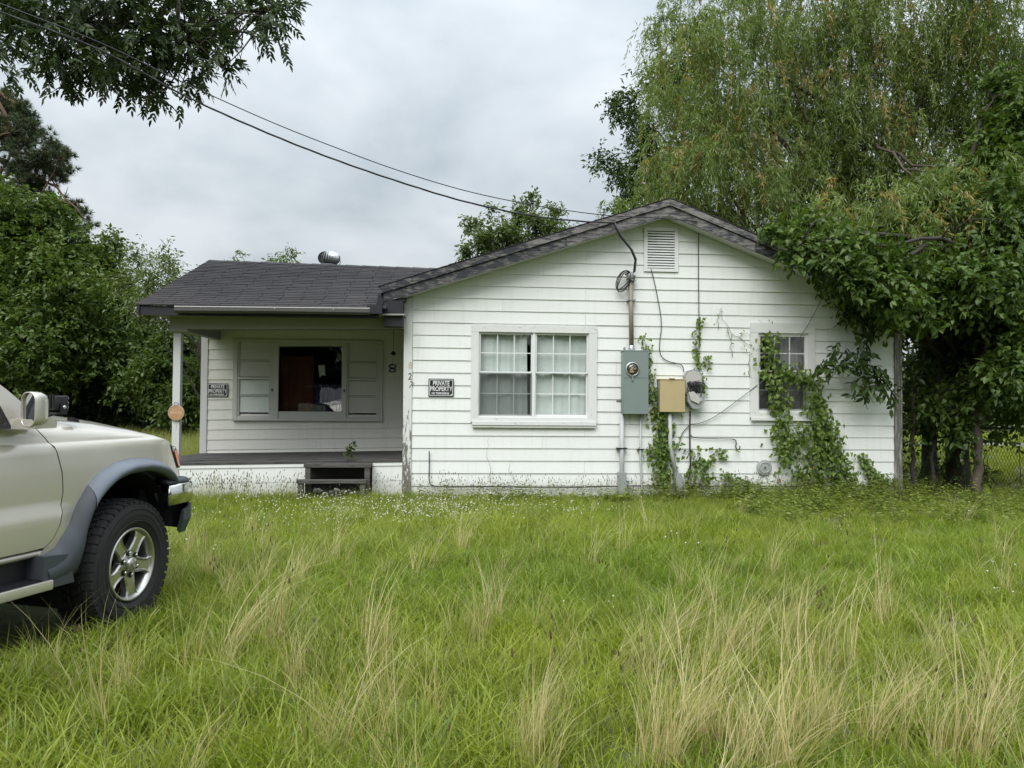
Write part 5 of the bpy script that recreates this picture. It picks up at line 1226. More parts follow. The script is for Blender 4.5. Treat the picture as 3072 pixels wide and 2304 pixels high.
# ---- woodland edge behind the porch (left)
GRP = 'woodland trees at the edge of the yard'
tree('woodland_tree', 'tall bright green broadleaf tree beneath the pine', px_lobes([(60, 700, 120), (190, 750, 105), (30, 880, 150), (200, 900, 130), (110, 800, 130), (-90, 780, 170), (90, 1040, 150), (-120, 1000, 180), (240, 830, 90), (140, 650, 70), (-60, 640, 120)], 26, 1.0, 1.5), tuple(at(60, 1290, 27.5))[:2], tuple(at(60, 800, 27)), .28, LM['wood'], MAT['bark_dark'], 330, 9, .5, .17, .10, group=GRP)
tree('woodland_tree', 'thin feathery tree whose arching sprays rise beside the roof end', px_lobes([(410, 775, 40), (500, 790, 42), (450, 830, 55), (520, 840, 40), (380, 850, 50), (430, 910, 60), (480, 930, 55)], 23, 1.0, 1.0), tuple(at(660, 1300, 23.5))[:2], tuple(at(600, 1000, 23.5)), .12, LM['feather'], MAT['bark_dark'], 210, 12, .75, .15, .05, group=GRP, shell=.6)
tree('woodland_tree', 'mid green tree between the bright tree and the feathery one', px_lobes([(330, 850, 70), (270, 930, 90), (370, 950, 90), (320, 1040, 100), (400, 1040, 80), (250, 1080, 100), (300, 770, 45), (340, 730, 35)], 27, 1.0, 1.2), tuple(at(330, 1290, 28))[:2], tuple(at(330, 900, 27.5)), .2, LM['wood'], MAT['bark_dark'], 330, 9, .5, .17, .10, group=GRP)
tree('leafy_shrub', 'rounded bright green shrub framed between porch post and porch wall', px_lobes([(520, 1030, 60), (560, 1090, 70), (480, 1090, 75), (600, 1050, 60), (510, 1160, 90), (590, 1160, 80), (650, 1100, 70), (430, 1160, 80), (540, 1230, 70), (620, 1230, 60), (660, 1180, 70)], 25, 1.0, .8), tuple(at(540, 1300, 26))[:2], tuple(at(540, 1100, 26)), .09, LM['wood'], MAT['bark_dark'], 320, 9, .5, .16, .09, cat='shrub', fork=.2)
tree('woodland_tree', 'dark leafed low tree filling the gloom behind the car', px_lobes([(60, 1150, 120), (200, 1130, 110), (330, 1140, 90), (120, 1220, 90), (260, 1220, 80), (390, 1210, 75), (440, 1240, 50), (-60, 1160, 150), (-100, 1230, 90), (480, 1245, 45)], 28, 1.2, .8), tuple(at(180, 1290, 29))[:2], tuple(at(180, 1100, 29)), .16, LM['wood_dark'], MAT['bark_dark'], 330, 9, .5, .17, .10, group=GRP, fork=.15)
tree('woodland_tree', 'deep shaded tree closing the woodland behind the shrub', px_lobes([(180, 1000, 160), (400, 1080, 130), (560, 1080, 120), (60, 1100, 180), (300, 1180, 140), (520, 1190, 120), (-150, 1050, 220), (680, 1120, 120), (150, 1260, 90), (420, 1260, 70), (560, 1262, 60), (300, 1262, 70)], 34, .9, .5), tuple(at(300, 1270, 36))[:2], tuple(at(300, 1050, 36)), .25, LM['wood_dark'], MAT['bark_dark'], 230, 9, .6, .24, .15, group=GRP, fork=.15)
# ---- pine
pn = thing('pine_tree', 'tall dark pine rising above the woodland edge', 'tree', tuple(at(-40, 1275, 33))[:2]+(0,), 0)
tips = [(15, 300, 40), (30, 330, 45), (70, 340, 40), (90, 375, 35), (20, 400, 60), (60, 420, 50), (110, 395, 25), (150, 440, 40), (180, 470, 30), (205, 462, 22), (120, 490, 50), (60, 500, 60), (170, 520, 40), (200, 515, 25), (100, 560, 50), (40, 590, 60), (180, 620, 38), (225, 625, 32), (255, 640, 22), (150, 640, 40), (90, 650, 50), (210, 680, 28), (270, 680, 20), (240, 690, 20), (-60, 350, 60), (-110, 450, 70), (-160, 560, 70), (-90, 600, 60), (-60, 280, 40)]
lob = px_lobes(tips, 33, 1.0, 1.6); skeleton(pn, (pn.location.x, pn.location.y, 0), tuple(at(-20, 265, 33)), .28, [l[0] for l in lob], MAT['bark_red'], 2, fork=.45)
P, O, K = lobe_points(lob, 190, .6); n_ = len(P); per = 36
bd = unit(O*.7+np.array([0, 0, .55])+RNG.normal(size=(n_, 3))*.35)
C = np.repeat(P, per, 0); D = unit(np.repeat(bd, per, 0)*.7+RNG.normal(size=(n_*per, 3))*.62); K2 = np.clip(np.repeat(RNG.random(n_), per)*.7+.3*RNG.random(n_*per), 0, 1)
tone = np.repeat((RNG.random(n_) < .14).astype(float), per)*.9+.1*RNG.random(n_*per)
leaves('needles', C, D, RNG.normal(size=(n_*per, 3)), .26, .026, (np.array([(0, .5, 0), (1, 0, 0), (0, -.5, 0)]), np.array([(0, 1, 2)])), LM['pine'], pn, K2, np.sqrt(tone))
# ---- trees seen above the roof
tree('backyard_tree', 'pale green tree with rounded clumps above the valley of the roofs', px_lobes([(1500, 700, 42), (1420, 675, 28), (1445, 720, 36), (1560, 640, 34), (1595, 600, 22), (1610, 665, 38), (1660, 640, 26), (1650, 690, 36), (1400, 755, 26), (1470, 760, 42), (1560, 730, 52), (1530, 690, 38), (1690, 690, 24), (1480, 630, 16), (1620, 740, 50)], 22, 1.1, .8), tuple(at(1560, 1290, 22.5))[:2], tuple(at(1560, 760, 22.5)), .16, LM['far'], MAT['bark_dark'], 520, 10, .42, .13, .058, shell=.6)
tree('backyard_tree', 'tree whose top twigs just show over the porch roof ridge', px_lobes([(850, 768, 20), (880, 758, 18), (815, 785, 14), (705, 775, 13), (718, 760, 9), (860, 820, 40), (780, 840, 50), (700, 830, 40)], 25, 1.1, .5), tuple(at(800, 1290, 25.5))[:2], tuple(at(800, 840, 25.5)), .12, LM['far'], MAT['bark_dark'], 230, 9, .4, .13, .06, shell=.6)
# ---- dark ash behind the willow
tree('ash_tree', 'dark glossy leafed tree showing at the edge of the willow', px_lobes([(1860, 330, 45), (1890, 300, 35), (1840, 300, 25), (1900, 370, 50), (1810, 480, 34), (1850, 510, 44), (1890, 540, 50), (1930, 480, 70), (1790, 500, 20), (1940, 400, 60), (1960, 560, 60), (2100, 75, 40), (2060, 100, 45), (2000, 250, 90), (2080, 200, 100), (2050, 500, 120), (1900, 590, 45), (2150, 400, 130), (1870, 620, 40)], 19.5, 1.0, .8), tuple(at(2150, 1290, 20.5))[:2], tuple(at(2150, 700, 20.5)), .25, LM['spray'], MAT['bark_dark'], 300, 10, .42, .13, .05, shell=.55)
# ---- the willow
WLW = [(2110, 120, 120), (2260, 60, 150), (2400, 140, 170), (2560, 60, 170), (2720, 130, 180), (2880, 80, 170), (3030, 150, 170), (2050, 300, 120), (2190, 300, 150), (2350, 330, 170), (2520, 300, 180), (2680, 350, 180), (2850, 320, 170), (3000, 380, 160), (1990, 470, 90), (2090, 470, 120), (2230, 500, 150), (2400, 520, 160), (2570, 540, 160), (2740, 540, 150), (2900, 560, 140), (1850, 610, 45), (1950, 590, 70), (2070, 620, 100), (2200, 650, 110), (2350, 690, 120), (2520, 700, 120), (2680, 700, 110), (2000, 40, 60), (1960, 90, 45), (1970, 190, 50), (1990, 270, 50), (3180, 250, 200), (3220, 500, 180), (2600, -130, 220), (2950, -120, 220), (2250, -120, 200), (2470, 450, 120), (2300, 560, 90), (2480, 610, 80, -3.6), (2660, 580, 100, -3.6), (2840, 560, 110, -3.4), (3010, 540, 110, -3.2), (2580, 690, 60, -3.8), (2760, 680, 70, -3.8), (2420, 680, 45, -3.6), (2930, 660, 70, -3.7)]
wl_ = thing('willow_tree', 'big yellow green willow with hanging strands towering over the house', 'tree', tuple(at(2560, 1290, 17.8))[:2]+(0,), 0)
lob = px_lobes(WLW, 15.8, 1.0, 1.3)
skeleton(wl_, (wl_.location.x, wl_.location.y, -.1), tuple(at(2560, 350, 17)), .34, [tuple(Vector(l[0]).lerp(Vector(at(2560, 500, 17)), .25)) for l in lob], MAT['bark'], 2, fork=.3, thin=.55)
P, O, K = lobe_points(lob, 165, .5)
keep = np.ones(len(P), bool); P, O, K = P[keep], O[keep], K[keep]; n_ = len(P); SEG = 32
az = RNG.random(n_)*2*np.pi; ln = RNG.uniform(.45, 1.05, n_); fl_ = RNG.uniform(.10, .55, n_)
C, D, NN, TN = [], [], [], []
clk = np.clip(K*.55+.45*RNG.random(n_), 0, 1)
dry = RNG.random(n_)
for j in range(SEG):
    t = (j+.5)/SEG; h = fl_*np.sin(t*1.5); z = -ln*(t**1.35)*.9+.12*np.sin(t*3.1)
    c = P+np.stack([np.cos(az)*h*ln*1.1, np.sin(az)*h*ln*1.1, z], 1)+RNG.normal(size=(n_, 3))*.018
    d = unit(np.stack([np.cos(az)*.35, np.sin(az)*.35, np.full(n_, -.75)], 1)+RNG.normal(size=(n_, 3))*.42)
    C.append(c); D.append(d); NN.append(RNG.normal(size=(n_, 3))); TN.append(np.arange(n_))
C, D, NN, TN = map(np.concatenate, (C, D, NN, TN)); isd = dry[TN] < .09
for nm, mk, mt in (('crown', ~isd, 'willow'), ('yellowed_strands', isd, 'willow_dry')):
    k_ = mk.sum(); leaves(nm, C[mk], D[mk], NN[mk], RNG.uniform(.10, .17, k_), RNG.uniform(.015, .023, k_), T_DIAM, LM[mt], wl_, clk[TN][mk])
# ---- heart leaved tree at the corner of the house, trunks by the fence
MUL = [(2450, 800, 80, .3), (2400, 750, 55, 1), (2540, 830, 100, 0), (2600, 900, 90, 0), (2640, 790, 110, .5), (2740, 860, 120, 0), (2860, 850, 130, -.3), (2980, 860, 130, -.4), (3090, 850, 140, 0), (2720, 720, 110, .8), (2860, 680, 130, .6), (3000, 660, 140, .3), (3100, 560, 140, 1), (2960, 500, 110, 1.2), (2330, 735, 42, 1.2), (2520, 700, 70, 1.2), (3060, 1060, 100, -.3), (3000, 1130, 80, -.4), (3110, 1150, 110, -.2), (2920, 1180, 70, .2), (2650, 960, 60, -.2), (2560, 920, 60, -.3), (2480, 870, 50, -.1), (2840, 940, 80, .6), (2990, 980, 90, .4), (2860, 1100, 70, 1.0), (2790, 1230, 60, .4), (2880, 1280, 50, .2), (3050, 1250, 50, .3), (3150, 950, 150, .4), (3010, 250, 70, 1.5), (3060, 350, 90, 1.2), (3000, 420, 70, 1.3), (2780, 620, 90, 1.0), (2620, 720, 90, .9), (2700, 960, 70, .5), (2950, 1050, 90, .9), (2820, 1010, 80, 1.2), (3080, 730, 120, .2), (2335, 690, 50, -.9), (2400, 735, 60, -1.0), (2470, 775, 70, -1.05), (2540, 815, 75, -1.1), (2620, 860, 80, -1.1), (2690, 905, 70, -1.1), (2750, 930, 70, -.8), (2430, 680, 60, -.6), (2560, 740, 80, -.8), (2680, 800, 90, -.8)]
lob = px_lobes(MUL, 11.9, .9)
ml_ = thing('mulberry_tree', 'broad heart leaved tree overhanging the bare corner of the house', 'tree', tuple(on_ground(2878, 1470))[:2]+(0,), 0)
b0 = ml_.location
skeleton(ml_, (b0.x, b0.y, -.1), tuple(at(2850, 800, b0.y+.7)), .19, [l[0] for l in lob], MAT['bark_dark'], 3, fork=.45)
P, O, K = lobe_points(lob, 520, .5); C, D, NN, L, W_, cl = twig_leaves(P, O, K, 8, .34, .092, .066, .55, .5)
leaves('crown', C, D, NN, L, W_, T_HEART, LM['mulberry'], ml_, cl)
# shaded tree filling the gap behind it
tree('shaded_tree', 'dark tree in deep shade behind the corner tree', px_lobes([(2760, 1000, 100), (2840, 1080, 100), (2760, 1130, 80), (2900, 960, 120), (2960, 1060, 120), (3060, 980, 140), (2820, 900, 120), (2950, 1180, 90), (2800, 1220, 60), (2720, 1230, 50)], 14.6, 1.0, .6), tuple(on_ground(2800, 1440))[:2], tuple(at(2830, 1000, 14.8)), .15, LM['spray'], MAT['bark_dark'], 190, 8, .4, .14, .09, fork=.2)
# slim bare trunk and saplings by the fence
for (pb, pt, r, lab, mt) in (((2940, 1490), (2925, 1130), .058, 'slim smooth brown trunk standing in front of the chain link', 'bark'), ((2745, 1480), (2740, 1180), .03, 'thin leaning sapling stem close to the house corner', 'bark_dark'), ((2800, 1478), (2815, 1150), .026, 'thin dark sapling stem next to the big trunk', 'bark_dark')):
    g = on_ground(*pb); tp_ = at(pt[0], pt[1], g.y+.2); t = thing('sapling', lab, 'tree', (g.x, g.y, 0)); mb = MB()
    lp_ = limb_pts((g.x, g.y, -.05), tp_, 9, .06, 0); mb.tube(lp_, [r*(1.25-.4*i/8) for i in range(9)], 10)
    lp2 = limb_pts(lp_[-1], lp_[-1]+Vector((RNG.uniform(-.3, .3), .1, .7)), 5, .1, 0); mb.tube(lp2, [r*.8*(1-.5*i/4) for i in range(5)], 8)
    mb.v = [tuple(Vector(v)-t.location) for v in mb.v]; mb.build('trunk', MAT[mt], t, fix=False)
    lob_ = [((p.x+RNG.uniform(-.3, .3), p.y+RNG.uniform(-.2, .2), p.z), .28) for p in (lp_[4], lp_[6], lp2[2], lp2[4])]
    P, O, K = lobe_points(lob_, 130, .6); C, D, NN, L, W_, cl = twig_leaves(P, O, K, 6, .25, .09, .06, .4, .5); leaves('crown', C, D, NN, L, W_, T_OVAL, LM['spray'], t, cl)
# spray of leaves in front of the wall at the right corner
sb_ = hw(7.55, -.35, 0); spv = thing('leafy_branch', 'drooping leafy branch spread in front of the right end of the wall', 'branch', tuple(hw(7.6, -.3, 1.5)), 0)
def hp(px, py, dep): x, z = hl(px, py, dep); return hw(x, dep, z)
stems = [[(2690, 1200, -.25), (2640, 1120, -.3), (2560, 1065, -.35), (2480, 1050, -.35)], [(2640, 1120, -.3), (2580, 1110, -.35), (2500, 1095, -.35), (2455, 1100, -.3)], [(2600, 1090, -.3), (2600, 1020, -.3), (2630, 970, -.3)], [(2660, 1150, -.3), (2600, 1160, -.4), (2580, 1190, -.4)]]
mb = MB(); P = []
for s in stems:
    q = [hp(*p) for p in s]; mb.tube(q, [.011*(1-.5*i/(len(q)-1)) for i in range(len(q))], 6)
    for a, b in zip(q, q[1:]):
        for t in np.linspace(0, 1, 9): P.append(tuple(a.lerp(b, t)+Vector(RNG.normal(size=3))*.05))
mb.v = [tuple(Vector(v)-spv.location) for v in mb.v]; mb.build('stem', MAT['bark_dark'], spv, fix=False)
P = np.array(P); O = unit(RNG.normal(size=P.shape)+np.array([-.6, -.3, 0])); C, D, NN, L, W_, cl = twig_leaves(P, O, RNG.random(len(P)), 5, .22, .12, .062, .75, .5)
leaves('leaf_spray', C, D, NN, L, W_, T_OVAL, LM['spray'], spv, cl)
# ---- overhanging ash branch from a tree beyond the left edge
ab = thing('overhanging_ash', 'ash tree reaching leafy branches down over the cables', 'tree', (-11.2, 11.8, 0), 0)
AL = [(130, 60, 100), (240, 130, 110), (350, 80, 110), (480, 60, 110), (180, 190, 60), (170, 240, 35), (210, 250, 30), (330, 200, 80), (420, 170, 90), (280, 215, 40), (540, 130, 80), (600, 70, 80), (700, 50, 60), (780, 30, 60), (850, 20, 40), (380, 240, 45), (450, 270, 45), (430, 300, 25), (480, 300, 30), (560, 230, 40), (570, 260, 26), (530, 280, 24), (660, 130, 55), (700, 150, 28), (640, 190, 30), (675, 210, 20), (800, 110, 28), (840, 130, 18), (820, 60, 40), (60, 40, 60), (10, 130, 40), (30, 200, 40), (70, 190, 30), (-60, 150, 80), (300, -60, 150), (600, -60, 150), (60, -40, 120), (450, 200, 60), (250, 60, 80), (850, -30, 60)]
lob = px_lobes(AL, 10.4, 1.3, .5); mb = MB()
tr = limb_pts((-11.2, 11.8, -.1), (-10.6, 11.5, 8.6), 10, .04, 0); mb.tube(tr, [.34*(1-.5*i/9) for i in range(10)], 12)
for tgt, i in (((-4.6, 10.7, 6.6), 8), ((-6.0, 10.4, 6.4), 7), ((-3.2, 10.5, 6.9), 8)):
    L1 = limb_pts(tr[i], tgt, 12, .06, .10); mb.tube(L1, [.11*(1-.85*j/11) for j in range(12)], 8)
    for l in lob:
        c = Vector(l[0]); j = min(range(12), key=lambda q: (L1[q]-c).length)
        if (L1[j]-c).length < 2.2: mb.tube(limb_pts(L1[j], c, 6, .15, .08), [.022*(1-.75*q/5) for q in range(6)], 5, False)
mb.v = [tuple(Vector(v)-ab.location) for v in mb.v]; mb.build('trunk', MAT['bark_dark'], ab, fix=False)
P, O, K = lobe_points(lob, 330, .6); n_ = len(P)
rd = unit(O*.5+RNG.normal(size=(n_, 3))*.45+np.array([.15, -.1, -.45])); sd_ = unit(np.cross(rd, np.array([0, 0, 1.0])+RNG.normal(size=(n_, 3))*.4)); uu = np.cross(sd_, rd)
C, D, NN, cl = [], [], [], []
for j in range(9):                       # a compound leaf: four pairs and a tip
    t = (j//2)/4.0; sg = 1 if j % 2 else -1
    C.append(P+rd*(.05+.20*t)); D.append(unit(rd*(.75 if j < 8 else 1.5)+sd_*sg*(.75 if j < 8 else 0)+np.array([0, 0, -.18])+RNG.normal(size=(n_, 3))*.12)); NN.append(unit(uu+RNG.normal(size=(n_, 3))*.3)); cl.append(K)
C, D, NN, cl = map(np.concatenate, (C, D, NN, cl)); leaves('crown', C, D, NN, RNG.uniform(.085, .125, len(C)), RNG.uniform(.034, .048, len(C)), T_OVAL, LM['ash'], ab, np.clip(cl*.6+.4*RNG.random(len(C)), 0, 1))
sdl = px_lobes([(330, 215, 22), (400, 190, 20), (440, 300, 25), (450, 285, 20), (490, 30, 20), (635, 195, 18), (640, 210, 15), (800, 20, 20), (790, 50, 15), (380, 60, 14), (670, 140, 14), (600, 50, 16)], 10.0, 1, .2)
P, O, K = lobe_points(sdl, 900, .7); C = P; D = unit(np.array([0, 0, -1.0])+RNG.normal(size=P.shape)*.25); leaves('seed_clusters', C, D, RNG.normal(size=P.shape), RNG.uniform(.045, .07, len(P)), .011, T_DIAM, LM['seed'], ab)
# ---- far trees to the right, beyond the fence
tree('roadside_tree', 'sunlit tree standing far off beyond the chain link fence', px_lobes([(2780, 1130, 60), (2850, 1180, 60), (2980, 1150, 80), (3080, 1140, 90), (2730, 1190, 50), (3040, 1210, 60), (2900, 1210, 50), (3180, 1150, 100), (2720, 1100, 50)], 42, 1, 1), tuple(at(2950, 1270, 44))[:2], tuple(at(2950, 1120, 44)), .3, LM['far'], MAT['bark_dark'], 60, 8, .8, .34, .22, fork=.2)

# ---- unseen trees added behind the viewer to darken the window and car reflections
for (x, y, h, lab) in ((-9, -22, 9, 'broad tree across the lane facing the porch'), (2, -26, 11, 'tall tree across the lane facing the gable'), (13, -23, 9, 'round tree across the lane facing the narrow window'), (-21, -20, 10, 'large tree across the lane behind the parked car')):
    lb = [((x+RNG.normal()*3.0, y+RNG.normal()*1.5, h*RNG.uniform(.25, .9)), RNG.uniform(1.8, 2.8)) for _ in range(16)]+[((x+RNG.normal()*3, y, RNG.uniform(.5, 2.2)), 2.0) for _ in range(6)]
    tree('unseen_tree', lab, lb, (x, y), (x, y, h*.6), .25, LM['wood_dark'], MAT['bark_dark'], 50, 7, .8, .50, .34, group='trees across the lane', fork=.2)

# ---- creepers on the wall
def creeper(label, paths, dens, spread, ll, wl, leaf='vine', off=(.02, .10), tmpl=T_OVAL, stem_r=.006, bare=False):
    b = hl(*paths[0][-1]); t = thing('creeper', label, 'vine', tuple(hw(b[0], -.04, b[1])), 0); mb = MB(); P = []
    for path in paths:
        q = []
        for a, c in zip(path, path[1:]):
            k = max(2, int(math.hypot(c[0]-a[0], c[1]-a[1])/9))
            for i in range(k):
                u_ = i/k; x, z = hl(a[0]+(c[0]-a[0])*u_+RNG.normal()*3, a[1]+(c[1]-a[1])*u_+RNG.normal()*3); q.append(Vector((x, -.032-.012*RNG.random(), z)))
        mb.tube([hw(*p)-t.location for p in q], [stem_r*(1-.6*(1-i/max(1, len(q)-1))) for i in range(len(q))], 5)
        for p in q:
            for _ in range(RNG.poisson(dens)): P.append((p.x+RNG.normal()*spread, -RNG.uniform(*off), p.z+RNG.normal()*spread*.9))
    mb.build('stem', MAT['vine_stem' if not bare else 'dry_vine'], t, fix=False)
    if P:
        Pw = np.array([tuple(hw(*p)) for p in P]); n_ = len(Pw); o = -np.array(HN)
        nn = unit(o*1.0+np.array([0, 0, .45])+RNG.normal(size=(n_, 3))*.45); d = unit(np.array([0, 0, -.8])+RNG.normal(size=(n_, 3))*.55+o*.1)
        leaves('foliage', Pw, d, nn, RNG.uniform(.7, 1.25, n_)*ll, RNG.uniform(.7, 1.2, n_)*wl, tmpl, LM[leaf], t, np.clip(np.interp(np.array(P)[:, 2], [0, 2], [.2, .8])+RNG.normal(size=n_)*.2, 0, 1))
    return t
creeper('dense leafy creeper under the tan box hiding its conduit', [[(1985, 1240), (1975, 1290), (1985, 1340), (1995, 1400), (1990, 1440), (1985, 1470)], [(2000, 1280), (2010, 1330), (1975, 1380), (1985, 1430), (1990, 1470)], [(1945, 1350), (1970, 1330), (1985, 1345)], [(1960, 1180), (1975, 1230), (1985, 1260)]], 10.0, .075, .066, .050, tmpl=T_HEART)
creeper('thin creeper climbing between meter box and tan box', [[(1925, 1010), (1938, 1040), (1945, 1090), (1948, 1140), (1942, 1170), (1955, 1210), (1975, 1240)]], 5.0, .035, .052, .040)
creeper('slender creeper climbing the long cable above the telephone box', [[(2098, 950), (2088, 1000), (2086, 1040), (2092, 1080), (2100, 1120), (2108, 1160), (2100, 1190)], [(2092, 1080), (2120, 1100), (2128, 1060)]], 4.0, .03, .055, .042)
creeper('open creeper trailing right of the cable drop near the ground', [[(2060, 1450), (2075, 1400), (2100, 1380), (2130, 1390), (2150, 1355), (2190, 1344)], [(2075, 1470), (2100, 1440), (2110, 1400), (2080, 1375), (2075, 1340)], [(2040, 1360), (2080, 1350)], [(2100, 1440), (2130, 1430), (2120, 1460)]], 3.4, .055, .066, .050, tmpl=T_HEART)
creeper('heavy creeper falling across the narrow window to the ground', [[(2300, 1010), (2292, 1070), (2305, 1120), (2320, 1190), (2345, 1250), (2330, 1310), (2345, 1370), (2335, 1400)], [(2330, 1110), (2380, 1125), (2420, 1140), (2440, 1190), (2455, 1240), (2480, 1300), (2500, 1360), (2530, 1420), (2550, 1465)], [(2420, 1200), (2430, 1260), (2440, 1320), (2430, 1380), (2450, 1440), (2450, 1475)], [(2460, 1300), (2490, 1380), (2500, 1440), (2510, 1475)], [(2345, 1300), (2370, 1340), (2380, 1300), (2420, 1290)], [(2390, 1390), (2410, 1430), (2410, 1470)]], 13.0, .080, .068, .052, off=(.03, .22), tmpl=T_HEART)
creeper('small creeper clump at the foot of the bare corner board', [[(2570, 1365), (2590, 1390), (2610, 1420), (2620, 1465)], [(2610, 1420), (2650, 1440), (2680, 1445)], [(2620, 1440), (2640, 1475)]], 9.0, .05, .064, .048, tmpl=T_HEART)
creeper('low ragged creeper between the cable drop and the vent cap', [[(2165, 1420), (2200, 1430), (2240, 1440), (2260, 1455)], [(2180, 1435), (2210, 1465)], [(2230, 1440), (2240, 1470)]], 4.0, .045, .064, .048, tmpl=T_HEART)
creeper('tangle of dry leafless creeper left of the narrow window', [[(2158, 925), (2165, 960), (2185, 990), (2215, 1010), (2245, 1040), (2265, 1060)], [(2160, 930), (2150, 960), (2155, 1000)], [(2180, 985), (2190, 1040), (2195, 1080)], [(2215, 1010), (2240, 1000), (2255, 1025), (2245, 1090), (2250, 1150)], [(2270, 960), (2290, 975), (2310, 1000), (2330, 1060)], [(2310, 965), (2340, 990), (2330, 1040)]], .35, .04, .05, .02, stem_r=.005, bare=True, off=(.03, .06))
creeper('faint dead creeper traces on the wall below the twin window', [[(1465, 1310), (1460, 1350), (1470, 1400), (1468, 1455)], [(1530, 1380), (1525, 1420), (1540, 1430), (1530, 1460)]], .0, .02, .04, .02, stem_r=.0028, bare=True)
sg = thing('weed_sprig', 'small weed sprouting through the porch floor above the steps', 'weed', tuple(hw(-.72, -.06, .5)), 0)
q = [hp(1040, 1392, -.06), hp(1046, 1365, -.06), hp(1050, 1345, -.06), hp(1058, 1332, -.08)]; MB().tube([p-sg.location for p in q], [.005, .004, .003, .002], 5).build('stem', MAT['vine_stem'], sg, fix=False)
P = np.array([tuple(a.lerp(b, t)+Vector(RNG.normal(size=3))*.03) for a, b in zip(q[1:], q[2:]) for t in np.linspace(0, 1, 12)]); leaves('foliage', P, unit(RNG.normal(size=P.shape)+np.array([0, 0, -.3])), unit(-np.array(HN)+RNG.normal(size=P.shape)*.6), .075, .05, T_OVAL, LM['spray'], sg)

# ---- chain link fence right of the house
fa, fb = hw(7.62, .9, 0), Vector((15.5, 13.6, 0)); fdir = (fb-fa).normalized(); flen = (fb-fa).length; FH = 1.02
fc = thing('chain_link_fence', 'rusty chain link fence running right from the house corner', 'fence', tuple(fa), math.atan2(fdir.y, fdir.x))
m_f = simple('weathered_wire', (.06, .055, .048), .7, .2, bump=0); m_p = simple('rusty_fence_post', (.07, .055, .045), .7, .4)
for x in (.05, 1.62, 4.6, flen-.1): MB().tube([(x, 0, -.1), (x, 0, FH+.06)], .03, 10).lathe([(.035, 0), (.03, .03), (.0, .045)], (x, 0, FH+.06), 'z', 10).build('post', m_p, fc)
MB().tube([(0, 0, FH), (flen, 0, FH)], .021, 8).build('top_rail', m_p, fc)
wm = MB(); p_ = .057
for i in range(int(flen/p_)):
    for s_ in (1, -1):
        pts = []; k = int(FH/p_)+1
        for j in range(k):
            pts.append((i*p_+(p_/2 if (j % 2) == (0 if s_ > 0 else 1) else 0)+(p_/2 if s_ < 0 else 0), .003*s_*(1 if j % 2 else -1), .02+j*p_))
        wm.tube(pts, .003, 3, False)
wm.build('wire_mesh', m_f, fc, kind='stuff', fix=False)
lobf = [((*(fa+fdir*u_)[:2], z), r) for u_, z, r in ((.4, .5, .35), (.9, .9, .4), (1.5, .4, .35), (2.1, .95, .35), (2.9, 1.0, .4), (.6, 1.2, .4), (.25, .25, .3), (1.1, .2, .3), (1.9, .25, .25))]
tv = thing('fence_bramble', 'leafy bramble scrambling through the chain link by the house', 'bush', tuple(fa+fdir*1.2), 0); P, O, K = lobe_points(lobf, 190, .6); C, D, NN, L, W_, cl = twig_leaves(P, O, K, 6, .25, .085, .06, .4, .5)
mb = MB()
for _ in range(34):
    u_ = RNG.uniform(.1, 4.2); a = fa+fdir*u_+Vector((0, RNG.uniform(-.15, .2), 0)); b = a+fdir*RNG.normal()*.5+Vector((0, RNG.normal()*.1, RNG.uniform(.5, 1.3))); mb.tube([p-tv.location for p in limb_pts(a, b, 7, .25, 0)], [.008*(1-.6*i/6) for i in range(7)], 5, False)
mb.build('stem', MAT['bark_dark'], tv, fix=False); leaves('foliage', C, D, NN, L, W_, T_OVAL, LM['mulberry'], tv, cl)
# pale lane beyond the fence
rd_ = MB().box(16.2, 120, 25.5, 27.6, .0, .045).build('lane', simple('pale_gravel', (.17, .165, .15), .9), None); tag(rd_, 'pale gravel lane beyond the fence', kind='structure')

# ---- grass: a few tufts built once, scattered by geometry nodes
GM = {}
def mat_grass(name, a, b, c3, trans=.35):
    m, nt, out = material(name); n = N(nt); r = n('ShaderNodeAttribute', attribute_name='rnd').outputs['Fac']; oi = n('ShaderNodeObjectInfo').outputs['Random']
    tone = n('ShaderNodeAttribute', attribute_name='tone', attribute_type='INSTANCER').outputs['Fac']
    c = n.mix(tone, a, b); c = n.mix(n.math('MULTIPLY', n.math('POWER', r, 2.5), .9), c, c3); c = n.mix(n.ramp(r, [(.10, (.75, .75, .75)), (.45, (0, 0, 0))]), c, tuple(x*.45 for x in a)); c = n.mix(n.math('MULTIPLY', oi, .35), c, tuple(x*.55 for x in a))
    x = n('ShaderNodeMixShader', {0: trans, 1: n('ShaderNodeBsdfDiffuse', {0: c}).outputs[0], 2: n('ShaderNodeBsdfTranslucent', {0: n.mix(1.0, c, (1.2, 1.2, .75), 'MULTIPLY')}).outputs[0]})
    y = n('ShaderNodeMixShader', {0: .022, 1: x.outputs[0], 2: n('ShaderNodeBsdfGlossy', {0: (1, 1, 1, 1), 'Roughness': .4}).outputs[0]})
    nt.links.new(y.outputs[0], out.inputs[0]); return m
GM['green'] = mat_grass('green_grass', (.190, .305, .020), (.325, .395, .038), (.43, .43, .10), .47)
GM['straw'] = mat_grass('straw_grass', (.58, .51, .23), (.68, .60, .32), (.75, .68, .42), .40)
GM['thin'] = mat_grass('thin_meadow_grass', (.20, .27, .045), (.31, .33, .08), (.45, .41, .17), .42)
GM['seed'] = mat_grass('brown_seed_head', (.11, .088, .045), (.15, .12, .06), (.2, .16, .08), .1)
GM['clover'] = mat_grass('clover_flower', (.62, .62, .55), (.70, .70, .62), (.75, .72, .66), .2)
GM['weed'] = mat_grass('broad_weed', (.15, .22, .03), (.23, .29, .055), (.28, .33, .08), .38)
